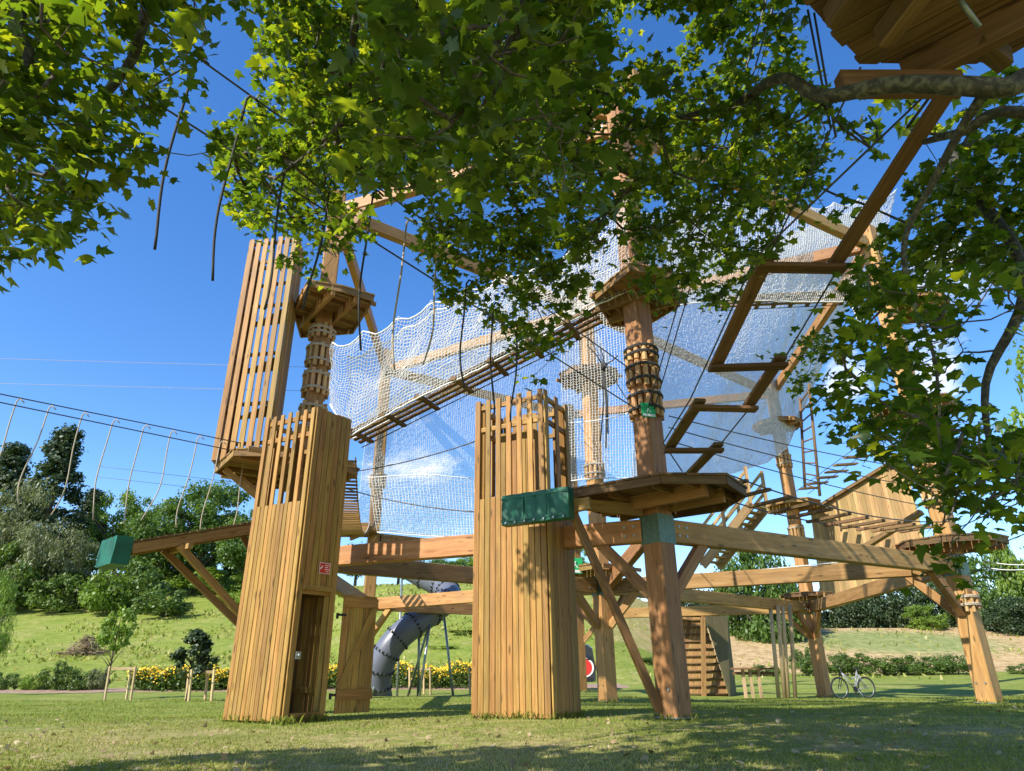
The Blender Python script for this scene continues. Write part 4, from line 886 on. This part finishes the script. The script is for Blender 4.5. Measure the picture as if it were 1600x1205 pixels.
# ---------------------------------------------------------------- foliage prototypes
def crown_pts(n, ell, clumps, csz, rng, shell=.72, flat=.75, conifer=False):
    """leaf positions gathered in clumps on and inside an ellipsoid (or cone)"""
    cs = []
    for i in range(clumps):
        if conifer:
            h = rng.random()**.75; a = rng.random()*2*pi; r = (1-h**1.6)*.95*(.3+.7*rng.random()**.5)+.04
            cs.append((r*cos(a)*ell[0], r*sin(a)*ell[1], (h*2-1)*ell[2]))
        else:
            d = rng.normal(size=3); d /= np.linalg.norm(d); r = shell+(1-shell)*rng.random() if rng.random() < .8 else rng.random()*shell
            if d[2] < -.4: d[2] *= .6
            cs.append(tuple(d*r*np.array(ell)))
    cs = np.array(cs); k = rng.integers(0, clumps, n); s = csz*rng.uniform(.55, 1.35, clumps)
    off = rng.normal(size=(n, 3)); off /= np.linalg.norm(off, axis=1, keepdims=True); off *= (rng.random((n, 1))**.45)
    P = cs[k]+off*s[k][:, None]*np.array([1, 1, flat])
    tone = rng.uniform(-.2, .2, clumps)[k]
    N = off+np.array([0, 0, .45])+rng.normal(0, .45, (n, 3)); return P, N, tone
def tree_mesh(kind, seed):
    r = np.random.default_rng(seed)
    if kind == 'round': n, ell, cl, cz, zc, ls, th, H = 11000, (4.6, 4.6, 4.2), 95, 1.25, 6.2, .34, .28, 10.5
    if kind == 'loose': n, ell, cl, cz, zc, ls, th, H = 6500, (3.8, 3.8, 4.6), 48, 1.05, 6.2, .32, .22, 10.8
    if kind == 'willow': n, ell, cl, cz, zc, ls, th, H = 11000, (4.8, 4.8, 4.6), 90, 1.2, 5.6, .32, .28, 10.2
    if kind == 'conifer': n, ell, cl, cz, zc, ls, th, H = 11000, (3.6, 3.6, 7.6), 130, .95, 8.6, .36, .3, 16
    if kind == 'sapling': n, ell, cl, cz, zc, ls, th, H = 1500, (2.6, 2.6, 3.0), 26, .75, 7.6, .42, .14, 10.8
    if kind == 'fir': n, ell, cl, cz, zc, ls, th, H = 3200, (3.6, 3.6, 3.6), 42, .7, 6.6, .5, .2, 10.8
    if kind == 'bush': n, ell, cl, cz, zc, ls, th, H = 4200, (2.3, 2.1, 1.5), 34, .62, 1.35, .2, .07, 2.8
    P, N, tone = crown_pts(n, ell, cl, cz, r, conifer=(kind in ('conifer', 'fir')))
    P[:, 2] += zc; P[:, 2] = np.maximum(P[:, 2], .1)
    if kind == 'willow': T = np.stack([r.normal(0, .3, n), r.normal(0, .3, n), -np.ones(n)], 1)
    else: T = r.normal(size=(n, 3))+np.array([0, 0, -.3])
    tm = DIAMOND if kind != 'willow' else [(0, 0, 0), (.2, .5, 0), (0, 1.3, -.1), (-.2, .5, 0)]
    vs = leafverts(P, N, T, ls*r.uniform(.6, 1.3, n), tm); sd = np.clip(r.random(n)*.6+.2+tone, 0, .99)
    tr = MB(); top = zc+ell[2]*.5
    tr.tube([(0, 0, -.3), (.02*H*.1, 0, zc*.35), (0.1, .05, zc*.8), (0, 0, top)], [th*1.25, th, th*.7, th*.2], 9)
    for i in range(9):
        a = r.random()*6.28; z0_ = zc*(.35+.5*r.random()); L = ell[0]*(.5+.4*r.random()); tr.tube([(0, 0, z0_), (cos(a)*L*.5, sin(a)*L*.5, z0_+L*.45), (cos(a)*L, sin(a)*L, z0_+L*.75)], [th*.5, th*.3, th*.1], 6)
    return vs, sd, tr, H, n
FOL = dict(round='fol_round', loose='fol_round', willow='fol_willow', conifer='fol_conifer', sapling='fol_bright', fir='fol_conifer', bush='fol_bush')
PROTO = {}
def proto(kind, seed, mat, nm):
    key = (kind, seed, mat)
    if key not in PROTO:
        vs, sd, tr, H, n = tree_mesh(kind, seed); c = npmesh('crown', vs, n, 4, sd, M[mat], faces=DIAF); tk = tr.build('trunk', M['bark'])
        if kind == 'bush': tk.name = 'stem'
        PROTO[key] = (c.data, tk.data, H); bpy.data.objects.remove(c); bpy.data.objects.remove(tk)
    return PROTO[key]
def plant(name, label, cat, kind, seed, x, y, h, wscale=1., mat=None, group=None, z=None):
    me, tk, H = proto(kind, seed, mat or FOL[kind], name); s = h/H
    t = thing(name, label, cat, (x, y, gz(x, y)-.05 if z is None else z), group); t.rotation_euler = (0, 0, random.uniform(0, 6.28)); t.scale = (s*wscale, s*wscale, s)
    for nm, m_ in (('crown', me), ('stem' if kind == 'bush' else 'trunk', tk)):
        o = bpy.data.objects.new(nm, m_); COL.objects.link(o); o.parent = t
    return t
def tree_px(name, label, cat, kind, seed, u, vtop, Y, wpx=None, mat=None, group=None, sink=0.):
    p = atY(u, vtop, Y); z = gz(p.x, Y); h = (p.z-z)/(1-sink); z -= h*sink; me, tk, H = proto(kind, seed, mat or FOL[kind], name)
    W = {'round': 10.6, 'loose': 9., 'willow': 11., 'conifer': 8., 'sapling': 6., 'fir': 7.2, 'bush': 5.2}[kind]; ws = 1
    if wpx:
        a = atY(u-wpx/2, 900, Y); b = atY(u+wpx/2, 900, Y); ws = (b.x-a.x)/(W*h/H)
    return plant(name, label, cat, kind, seed, p.x, Y, h, ws, mat, group, z-.05)
G1 = 'trees on the hillside at left'
for a in [('conifer_tree', 'tallest dark conifer rising above the left trees', 'conifer', 'conifer', 1, 108, 676, 88, 150, None),
          ('conifer_tree', 'dark conifer at the far left edge, behind the pale willow', 'conifer', 'conifer', 2, 28, 700, 95, 150, None),
          ('conifer_tree', 'shorter dark conifer between the tallest one and the light trees', 'conifer', 'conifer', 3, 150, 770, 96, 100, None),
          ('willow_tree', 'pale grey-green willow at the left edge', 'tree', 'willow', 4, 40, 752, 84, 170, None),
          ('willow_tree', 'second grey-green tree below the tallest conifer', 'tree', 'willow', 5, 100, 805, 82, 130, None),
          ('broadleaf_tree', 'light loose tree just right of the conifers', 'tree', 'loose', 6, 195, 762, 92, 100, 'fol_bright'),
          ('broadleaf_tree', 'small loose tree in the gap before the round tree', 'tree', 'loose', 7, 235, 775, 100, 95, None),
          ('broadleaf_tree', 'big round dark green tree left of the left tower', 'tree', 'round', 8, 335, 748, 92, 165, None),
          ('broadleaf_tree', 'round tree at the left shoulder of the big round one', 'tree', 'round', 9, 265, 788, 90, 130, None),
          ('broadleaf_tree', 'tree at the right, half behind the left tower', 'tree', 'round', 10, 405, 800, 88, 120, None)]:
    tree_px(a[0], a[1], a[2], a[3], a[4], a[5], a[6], a[7], a[8], a[9], G1)
for i, (u, vt, Y, w, m_, lb) in enumerate([(60, 850, 66, 110, None, 'dark shrub below the willow'), (130, 870, 68, 100, None, 'dark shrub under the tallest conifer'), (20, 860, 62, 100, None, 'dark shrub at the left edge above the slope'),
        (215, 868, 62, 120, 'fol_bush', 'big leafy shrub below the green padded ramp'), (262, 925, 58, 90, None, 'round dark shrub below the gangway strut'), (180, 900, 60, 80, 'fol_bright', 'lighter shrub left of the big leafy one'),
        (340, 895, 74, 110, 'fol_bright', 'pale shrub on the slope behind the strut'), (300, 860, 80, 110, None, 'dark shrub under the round tree'), (365, 850, 84, 90, None, 'dark shrub close to the left tower'), (245, 820, 84, 90, 'fol_bush', 'shrub below the small loose tree'), (110, 905, 62, 90, None, 'low dark shrub above the grass edge'), (380, 925, 66, 70, 'fol_bright', 'pale low shrub beside the left tower')]):
    tree_px('shrub', lb, 'shrub', 'bush', 20+i % 4, u, vt-4, Y+17, w*1.2, m_, 'shrubs on the left hillside', .05)
for i, (u, vt, w, k, m_, lb) in enumerate([(560, 850, 90, 'round', None, 'dark tree behind the left rear post'), (625, 862, 90, 'round', None, 'dark tree seen above the slide'), (690, 872, 90, 'loose', None, 'open tree between the beams, right of the slide top'), (735, 868, 80, 'round', 'fol_bright', 'brighter tree against the central tower'), (790, 860, 90, 'round', None, 'tree hidden behind the central tower'), (905, 850, 60, 'loose', 'fol_bright', 'small light tree right of the central tower')]):
    tree_px('broadleaf_tree', lb, 'tree', k, 30+i, u, vt, 96-4*(i % 3), w, m_, 'trees behind the slide', .1)
for i, (u, vt, Y, w, m_, lb) in enumerate([(640, 975, 60, 60, 'fol_bright', 'bush on the slope right of the slide'), (728, 985, 56, 80, None, 'green bush at the left edge of the central tower'), (690, 1012, 52, 70, 'fol_bright', 'low bush above the yellow flowers'), (760, 975, 64, 80, None, 'bush hidden behind the central tower'), (1010, 1025, 50, 70, None, 'bush behind the strut of the nearest post')]):
    tree_px('shrub', lb, 'shrub', 'bush', 20+i % 4, u, vt, Y, w, m_, 'bushes on the slope behind the slide')
G2 = 'trees on the right bank'
for i, (u, vt, Y, w, k, m_, lb) in enumerate([(1172, 838, 70, 120, 'round', None, 'dense tree left of the right rear post'), (1215, 900, 74, 90, 'round', 'fol_conifer', 'dark tree just behind the right rear post'),
        (1290, 915, 82, 80, 'round', 'fol_conifer', 'dark evergreen, leftmost behind the bank'), (1335, 905, 82, 80, 'round', 'fol_conifer', 'dark evergreen second from the left behind the bank'), (1380, 905, 82, 80, 'round', 'fol_conifer', 'dark evergreen third from the left behind the bank'),
        (1425, 900, 80, 80, 'round', 'fol_conifer', 'dark evergreen fourth from the left behind the bank'), (1470, 890, 80, 90, 'round', 'fol_round', 'dark evergreen left of the rightmost post'), (1530, 862, 78, 100, 'round', 'fol_round', 'mid green tree right of the rightmost post'),
        (1552, 838, 76, 70, 'loose', 'fol_bright', 'bright yellow-green tree at the right edge'), (1600, 850, 74, 90, 'loose', 'fol_bright', 'bright tree cut by the right edge'), (1575, 930, 72, 90, 'round', 'fol_conifer', 'low dark tree at the right edge'), (1440, 940, 76, 60, 'loose', 'fol_bright', 'lighter small tree before the dark evergreens'), (1650, 870, 74, 100, 'round', None, 'tree just beyond the right edge'), (1130, 890, 76, 100, 'round', 'fol_conifer', 'dark tree behind the stair flight'), (1075, 915, 80, 90, 'round', 'fol_conifer', 'dark tree just right of the nearest thick post')]):
    tree_px('bank_tree', lb, 'tree', k, 40+i % 5, u, vt, Y, w*1.2, m_, G2, .42)
tree_px('light_green_tree', 'light green tree high at the right edge beyond the plane leaves', 'tree', 'loose', 50, 1605, 455, 34, 260, 'fol_bright')
for i, (u, w, h, lb) in enumerate([(1252, 36, 32, 'rounded hedge shrub left of the right rear post'), (1305, 40, 26, 'low hedge shrub behind the bicycle front wheel'), (1340, 46, 24, 'low hedge shrub behind the bicycle rear wheel'), (1392, 60, 22, 'low hedge shrub right of the bicycle'), (1440, 60, 24, 'long low hedge shrub in the middle of the row'), (1490, 60, 25, 'low hedge shrub left of the rightmost post'), (1600, 40, 14, 'small reddish shrub at the right edge'), (1195, 40, 14, 'low shrub behind the bench table')]):
    p = atY(u, 1058-h, 51); tree_px('hedge_shrub', lb, 'shrub', 'bush', 20+i % 4, u, 1058-h*1.5, 51, w*1.4, 'fol_bush', 'clipped shrubs along the lawn edge')
for i, (u, h, w, m_, lb) in enumerate([(12, 22, 50, None, 'low bed plant at the left edge'), (60, 18, 50, 'fol_bright', 'light bed plant near the left edge'), (95, 34, 60, None, 'taller bed plant with feathery top'), (135, 26, 50, None, 'bed plant left of the sapling'), (160, 30, 40, 'fol_willow', 'greyish bed plant beside the sapling')]):
    tree_px('bed_shrub', lb, 'shrub', 'bush', 20+i % 4, u, 1070-h, 40, w, m_, 'plants in the bed at left')
# yellow flower bed: hedge-like mass
def flower_bed():
    n = 26000; x = np.concatenate([RNG.uniform(-20.6, -13.4, n//2), RNG.uniform(-13, -1., n//2)]); n = len(x); y = RNG.uniform(38.6, 41.6, n); hh = 1.05+.15*np.sin(x*1.7)+.1*np.sin(x*4.1+y)
    z = RNG.random(n)**.7*hh; P = np.stack([x, y, z+np.array([gz(a, b) for a, b in zip(x, y)])], 1); N = RNG.normal(size=(n, 3))+np.array([0, -.3, .7]); T = RNG.normal(size=(n, 3))
    tag(npmesh('flower_bed_leaves', leafverts(P, N, T, RNG.uniform(.10, .2, n), DIAMOND), n, 4, np.clip(RNG.random(n)*.7, 0, .99), M['fol_bush'], faces=DIAF), 'dense leafy green mass of the yellow flower bed', 'flower bed', kind='stuff')
    k = 10000; j = RNG.choice(np.where(z > hh*.5)[0], k); P = P[j].copy(); P[:, 2] += RNG.uniform(0, .22, k); P[:, 1] -= .05
    tm = [(cos(2*pi*i/6), sin(2*pi*i/6), 0) for i in range(6)]
    N = RNG.normal(size=(k, 3))*.6+np.array([0, -.5, .8]); tag(npmesh('yellow_flowers', leafverts(P, N, RNG.normal(size=(k, 3)), RNG.uniform(.03, .06, k), tm), k, 6, RNG.random(k), M['yellow'], faces=[tuple(range(6))]), 'countless small yellow flowers topping the bed', 'flowers', kind='stuff')
flower_bed()
# saplings with stake frames
def sapling(label, u, vb, vtop, Y, wpx, kind, mat, seed):
    p = atY(u, vb, Y); tree_px('sapling', label, 'sapling', kind, seed, u, vtop, Y, wpx, mat, 'young staked trees'); return p
def stakes(label, us, Y, vtop, half, cross=True):
    ps = [atY(u, vtop, Y+dy) for u, dy in us]; c = ps[0]; t = thing('stake_frame', label, 'tree stakes', (c.x, c.y, gz(c.x, c.y)), 'tree stake frames')
    for p in ps: mb = MB(); mb.tube([(p.x+.06, p.y, gz(p.x, p.y)-.02), p], .045, 7, False); mb.build('stake', M['stake'], t, p)
    if cross:
        mb = MB()
        for a, b in zip(ps, ps[1:]+ps[:1]): mb.beam(a-V((0, 0, .08)), b-V((0, 0, .08)), .035, .09)
        mb.build('cross_rail', M['stake'], t, c)
sapling('slim young tree with airy crown in a stake frame at left', 195, 1090, 938, 27, 62, 'sapling', 'fol_bright', 61)
sapling('young dark conifer with spreading branches in a stake frame', 312, 1100, 975, 24, 78, 'fir', 'fol_conifer', 62)
sapling('bright young willow cut by the left edge', 8, 1080, 893, 34, 80, 'willow', 'fol_bright', 63)
stakes('stake frame round the slim young tree', [(172, -.5), (212, -.3), (205, .6)], 27, 1041, 1)
stakes('stake frame round the young dark conifer', [(300, -.5), (335, -.4), (325, .6), (296, .4)], 24, 1046, 1)
stakes('stake frame behind the slide legs', [(640, -.4), (672, -.3), (662, .6)], 30, 1042, 1)
stakes('stake frame touching the left edge of the central tower', [(733, -.4), (752, 0)], 30, 1042, 1)
stakes('stake post at the far left edge', [(-2, 0), (-30, .5)], 30, 1042, 1)
# heap of cut branches
def brush():
    mb = MB(); c = atY(140, 985, 55); c.z = gz(c.x, c.y); rn = random.Random(3)
    for i in range(260):
        r = abs(rn.gauss(0, .62)); a = rn.random()*6.28; p = c+V((1.7*r*cos(a), 1.3*r*sin(a), max(.05, 1.5-1.2*r)*rn.random())); p.z = max(p.z, gz(p.x, p.y)); d = V((rn.gauss(0, 1), rn.gauss(0, 1), rn.gauss(0, .45))).normalized()
        L = rn.uniform(.4, 1.2); mb.tube([p-d*L*.5, p+V((0, 0, .05)), p+d*L*.5], [.03, .025, .01], 5)
    tag(mb.build('brush_pile', M['twig'], None, c), 'heap of dry cut branches lying on the grass slope', 'brush pile')
brush()
def tufts():
    # rough grass on the banks, weeds round the feet of towers and posts
    n = 26000; x = RNG.uniform(-45, 52, n); y = RNG.uniform(44.5, 84, n); q = x/y
    keep = (np.sin(x*.5+np.sin(y*.3)*2)+np.sin(y*.6+x*.2)+RNG.normal(0, .8, n) > .2) & ((q < .12) | (RNG.random(n) < .22)); x = x[keep]; y = y[keep]; n = len(x)
    C = np.stack([x, y, np.array([gz(a, b) for a, b in zip(x, y)])-.03], 1); T = np.stack([RNG.normal(0, .55, n), RNG.normal(0, .55, n), np.ones(n)], 1); a = RNG.random(n)*6.28
    N = np.stack([np.cos(a), np.sin(a), .2+0*a], 1); tm = [(-.25, 0, 0), (.25, 0, 0), (.2, .6, -.06), (0, 1, -.2), (-.2, .6, -.06)]
    tag(npmesh('rough_grass', leafverts(C, N, T, RNG.uniform(.14, .42, n), tm), n, 5, np.clip(.15+.75*RNG.random(n), 0, .99), M['blade'], faces=[(0, 1, 2, 3, 4)]), 'rough uneven grass tufts on the slopes behind', 'grass', kind='stuff')
    P = []
    def edge(p, q, k, s=.05):
        for i in range(k): f = RNG.random(); P.append((p[0]+(q[0]-p[0])*f+RNG.normal(0, s), p[1]+(q[1]-p[1])*f+RNG.normal(0, s)))
    for TW in (LT, CT):
        for a, b in zip(TW, TW[1:]+TW[:1]): edge(a, b, 240, .045)
    edge((-3.75, 11.95), (-3.6, 12.1), 120, .07)
    for k in PO:
        x, y = PO[k]
        for i in range(160): a = RNG.random()*6.28; r = .22+abs(RNG.normal(0, .07)); P.append((x+r*cos(a), y+r*sin(a)))
    P = np.array(P); n = len(P); C = np.stack([P[:, 0], P[:, 1], np.array([gz(a, b) for a, b in P])-.005], 1); T = np.stack([RNG.normal(0, .4, n), RNG.normal(0, .4, n), np.ones(n)], 1); a = RNG.random(n)*6.28
    tm = [(-.06, 0, 0), (.06, 0, 0), (.05, .6, -.06), (0, 1, -.25), (-.05, .6, -.06)]
    tag(npmesh('edge_weeds', leafverts(C, np.stack([np.cos(a), np.sin(a), .2+0*a], 1), T, RNG.uniform(.05, .17, n), tm), n, 5, np.clip(RNG.random(n)*.7, 0, .99), M['blade'], faces=[(0, 1, 2, 3, 4)]), 'longer grass and weeds along the feet of towers and posts', 'grass', kind='stuff')
tufts()
# fallen leaves
def fallen():
    n = 520; y = 6+8*RNG.random(n)**1.3; x = (RNG.random(n)*2-1)*(y*.8); z = np.array([gz(a, b) for a, b in zip(x, y)])+.022
    N = RNG.normal(0, .5, (n, 3))+np.array([0, 0, 1]); vs = leafverts(np.stack([x, y, z], 1), N, RNG.normal(size=(n, 3)), RNG.uniform(.03, .08, n), PLEAF)
    tag(npmesh('fallen_leaves', vs, n, 15, RNG.random(n), M['deadleaf'], faces=PLF), 'dry fallen leaves scattered over the lawn', 'fallen leaves', kind='stuff')
fallen()

# ---------------------------------------------------------------- plane tree
SP = {-1: [(-60, 1240, 8)], 0: [(-60, 168, 8), (190, 315, 5), (417, 930, 9), (930, 975, 4), (1085, 1235, 7)], 1: [(-60, 128, 8), (150, 320, 5), (422, 940, 9), (940, 975, 3), (1085, 1240, 7)],
 2: [(-60, 108, 8), (130, 295, 6), (392, 470, 5), (480, 950, 9), (985, 1060, 5), (1075, 1250, 7)], 3: [(-60, 88, 8), (130, 265, 6), (427, 960, 9), (960, 1280, 8)],
 4: [(-60, 248, 7), (352, 375, 3), (397, 890, 9), (900, 955, 2), (970, 1290, 8), (1310, 1370, 3), (1500, 1640, 4)], 5: [(-60, 238, 7), (337, 895, 9), (965, 1290, 8), (1320, 1375, 3), (1500, 1640, 6)],
 6: [(-60, 213, 7), (347, 1270, 9), (1450, 1640, 7)], 7: [(-60, 168, 8), (357, 560, 8), (560, 640, 3), (650, 1280, 8), (1430, 1640, 7)], 8: [(-60, 158, 8), (357, 555, 8), (660, 1220, 8), (1260, 1320, 3), (1400, 1640, 7)],
 9: [(-60, 88, 7), (432, 555, 5), (660, 945, 9), (970, 1220, 8), (1390, 1640, 8)], 10: [(-60, 8, 5), (485, 535, 4), (690, 920, 8), (1000, 1190, 8), (1340, 1640, 8)], 11: [(700, 910, 7), (1000, 1150, 7), (1310, 1500, 8), (1500, 1640, 4)],
 12: [(755, 905, 7), (1030, 1070, 2), (1300, 1510, 7)], 13: [(785, 890, 6), (1210, 1260, 3), (1270, 1450, 8), (1460, 1510, 3)], 14: [(795, 840, 2), (1250, 1410, 6), (1430, 1480, 3)], 15: [(1280, 1520, 7)],
 16: [(1310, 1530, 8)], 17: [(1345, 1640, 9)], 18: [(1410, 1640, 9)], 19: [(1410, 1470, 2), (1480, 1640, 8)], 20: [(1440, 1500, 3), (1530, 1640, 3)], 21: [(1445, 1505, 5)], 22: [(1450, 1510, 3)]}
TAU = {9: 2.0, 8: 1.3, 7: .95, 6: .7, 5: .5, 4: .36, 3: .22, 2: .14}
def crown_depth(u, v, rn):
    if u < 345 and v < 460: return rn.uniform(4.7, 6.6)
    if u > 1290 and v < 430: return rn.uniform(7.6, 9.6)
    if u > 1290: return rn.uniform(4.6, 6.6) if rn.random() < .6 else rn.uniform(6.6, 8.6)
    if u < 560: return rn.uniform(7.2, 11.5)
    if u < 960 and v < 330: return rn.uniform(4.2, 6.2) if rn.random() < .42 else rn.uniform(7., 12.)
    if u < 960: return rn.uniform(7, 11.5)
    return rn.uniform(6.8, 10.5) if rn.random() < .5 else rn.uniform(9.5, 12.6)
def plane_tree():
    rn = random.Random(5); base = V((6.9, 4.6, gz(6.9, 4.6)))
    t = thing('plane_tree', 'plane tree overhead with lobed sunlit leaves filling the upper picture', 'tree', base)
    CL = []
    for r, spans in SP.items():
        for x0, x1, dn in spans:
            x = x0
            while x < x1:
                wd = min(40, x1-x); nl = None
                # several depth draws per cell
                k = max(1, round(TAU[dn]*1.3))
                for j in range(k):
                    u = x+rn.random()*wd; v = r*40+rn.random()*40; R = crown_depth(u, v, rn); ppm = 1043/R*.86
                    ls_ = .088 if R > 6.3 else (.084 if u < 345 or u > 1000 else .108); leaves = TAU[dn]/k*(wd*40)/(.62*ls_*ls_*.55*ppm*ppm)
                    CL.append((atR(u, v, R), leaves, R))
                x += 40
    # unseen crown above and behind the frame, clusters added to shade lawn, platform, leaves
    for i in range(330):
        X, Yq = rn.uniform(-5.5, 6), rn.uniform(-2.5, 3.2); CL.append((V((X, Yq, rn.uniform(6.2, 9.8)-.02*X*X)), 11, 7))
    for i in range(260):
        Yq = rn.uniform(.5, 6); CL.append((V((rn.uniform(1.5, 6.5), Yq, 1.34*Yq+rn.uniform(3, 6))), 11, 7))
    for i in range(420): CL.append((V((rn.uniform(-4.8, 1.2), rn.uniform(-2, 3.0), rn.uniform(7.2, 11.5))), 11, 7))
    for i in range(300):
        Yq = rn.uniform(1.4, 3.3); CL.append((V((rn.uniform(-8.5, -3.8), Yq, 1.34*Yq+1.5+rn.uniform(0, .9))), 11, 7))
    for i in range(330):
        Yq = rn.uniform(2.4, 5.4); CL.append((V((rn.uniform(-3, 3.6), Yq, 1.34*Yq+1.3+rn.uniform(0, 2.4))), 11, 7))
    for i in range(330): CL.append((V((rn.uniform(-.6, 3.2), rn.uniform(.3, 3.), rn.uniform(6, 9.2))), 11, 7))
    k = 0
    while k < 300:   # deep part of the crown, clusters added to put the nearest post in shade
        p = V((rn.uniform(-2.9, 1.2), rn.uniform(6, 9.5), rn.uniform(6.8, 10.5))); d = p-V((0, 0, CZ)); ww = d.y*cos(PIT)+d.z*sin(PIT); u = 800+F*d.x/ww; v = 602-F*(-d.y*sin(PIT)+d.z*cos(PIT))/ww
        if 450 < u < 930 and v < 290: CL.append((p, 26, 10)); k += 1
    for i in range(90): CL.append((V((rn.uniform(5, 9.5), rn.uniform(3, 9), rn.uniform(5.5, 10))), 11, 7))
    C = []; sz = []
    for p, nl, R in CL:
        ls_ = .088 if R > 6.3 else (.084 if p.x < -1.9 or p.x > 1.5 else .108)
        if R == 7: ls_ = .17
        k = int(nl)+(rn.random() < nl-int(nl)); s = .05+.007*R
        for j in range(k): C.append(tuple(p+V((rn.gauss(0, s), rn.gauss(0, s), rn.gauss(0, s*.8))))); sz.append(rn.choice((rn.uniform(.5, .9), rn.uniform(.85, 1.2), rn.uniform(.95, 1.45)))*ls_)
    C = np.array(C); n = len(C); sz = np.array(sz); print('plane leaves', n)
    N = np.stack([RNG.normal(0, .55, n), RNG.normal(0, .55, n), np.ones(n)], 1); T = np.stack([RNG.normal(0, 1, n), RNG.normal(0, 1, n), RNG.normal(-.55, .4, n)], 1)
    # every leaf its own width, fold and curl
    N /= np.linalg.norm(N, axis=1, keepdims=True); T = T-N*np.sum(T*N, 1, keepdims=True); T /= np.linalg.norm(T, axis=1, keepdims=True)+1e-9; XX = np.cross(T, N)
    tp = np.array(PLEAF); q = np.repeat(tp[None], n, 0); q[:, :, 0] *= RNG.uniform(.72, 1.12, (n, 1)); q[:, :, :2] += RNG.normal(0, .035, (n, 15, 2))
    q[:, :, 2] = -np.abs(q[:, :, 0])*RNG.uniform(-.1, .65, (n, 1))-q[:, :, 1]**2*RNG.uniform(-.1, .5, (n, 1))+q[:, :, 0]*RNG.normal(0, .15, (n, 1)); q *= sz[:, None, None]
    LV = (C[:, None, :]+q[:, :, 0:1]*XX[:, None, :]+q[:, :, 1:2]*T[:, None, :]+q[:, :, 2:3]*N[:, None, :]).reshape(-1, 3)
    crown = npmesh('crown', LV, n, 15, RNG.random(n), M['leaf'], t, faces=PLF, loc=tuple(base))
    # skeleton: trunk and main limbs, then twigs grown to each leaf cluster
    sk = []  # (pos, radius)
    mb = MB()
    def limb(P, r0, r1, n=6):
        P = spline([V(p) for p in P], n); R = [r0+(r1-r0)*i/(len(P)-1) for i in range(len(P))]; mb.tube(P, R, 10)
        for p in P[::2]: sk.append(p)
    limb([base-V((0, 0, .3)), base+V((-.1, 0, 1.8)), base+V((-.25, .1, 3.6)), base+V((-.5, .2, 5.2))], .34, .24)
    F0 = base+V((-.25, .1, 3.6)); tl = MB()
    limb([F0, atR(1680, 150, 6.6), atR(1560, 138, 6.0), atR(1400, 132, 6.0), atR(1285, 150, 6.2), atR(1220, 122, 6.6), atR(1150, 160, 7.4), atR(1060, 185, 8.2), atR(960, 210, 8.8)], .088, .02)
    limb([F0, atR(1640, 190, 6.8), atR(1500, 208, 6.7), atR(1445, 222, 7.4)], .06, .025)
    limb([atR(1535, 150, 6.0), atR(1500, 205, 6.1), atR(1455, 290, 6.2), atR(1415, 370, 6.2), atR(1420, 450, 6.1), atR(1460, 560, 6), atR(1470, 700, 5.9)], .036, .008)
    TP = base+V((-.5, .2, 5.2))
    limb([TP, (3.6, 4.2, 7.2), (1.5, 4.2, 7.6), atR(860, -60, 6.4), atR(800, 70, 6.0), atR(775, 130, 5.8), atR(730, 220, 5.8)], .12, .02)
    limb([(1.5, 4.2, 7.6), atR(830, -20, 5.6), atR(770, 80, 5.3), atR(705, 190, 5.2)], .06, .015)
    limb([(1.5, 4.2, 7.6), (-.6, 4, 8.2), atR(580, -40, 7.6), atR(548, 80, 7.5), atR(532, 190, 7.7), atR(430, 280, 8.3)], .07, .014)
    limb([(-.6, 4, 8.2), (-2.4, 3.6, 7.8), atR(245, -20, 5.7), atR(205, 95, 5.5), atR(130, 190, 5.6), atR(90, 260, 5.6)], .06, .01)
    limb([(-2.4, 3.6, 7.8), atR(62, -20, 5.8), atR(45, 90, 5.5), atR(5, 150, 5.4), atR(-40, 230, 5.4)], .05, .012)
    limb([(3.6, 4.2, 7.2), (2.2, 1.5, 8.4), (-.5, .5, 9), (-3.5, 0, 8.6)], .08, .02)
    limb([TP, (6., 7, 7.2), atR(1600, 420, 8), atR(1540, 600, 7.4), atR(1560, 760, 7)], .09, .015)
    mb.build('trunk', M['planebark'], t, base)
    # greedy attachment (nearest already-grown point), sorted by distance from skeleton
    P = np.array([tuple(p) for p, _, _ in CL]); A = np.array([tuple(p) for p in sk]); par = {}
    d0 = np.min(np.linalg.norm(P[:, None, :]-A[None], axis=2), axis=1); order = np.argsort(d0)
    nodes = np.zeros((len(A)+len(P), 3)); nodes[:len(A)] = A; cnt = len(A); pidx = -np.ones(len(A)+len(P), int)
    for i in order:
        d = np.linalg.norm(nodes[:cnt]-P[i], axis=1); j = int(np.argmin(d)); nodes[cnt] = P[i]; pidx[cnt] = j; cnt += 1
    w_ = np.ones(cnt)
    for k in range(cnt-1, len(A)-1, -1): w_[pidx[k]] += w_[k]
    mt = MB()
    for k in range(len(A), cnt):
        a = V(nodes[pidx[k]]); b = V(nodes[k])
        if (b-a).length > 1.0: continue
        m = a.lerp(b, .5)+V((rn.gauss(0, .03), rn.gauss(0, .03), -.03)); r1 = min(.03, .0032*sqrt(w_[k])); r0 = min(.034, r1*1.25)
        mt.tube([a, m, b], [r0, (r0+r1)/2, r1*.8], 5, caps=False)
    mt.build('branches', M['bark'], t, base)
plane_tree()
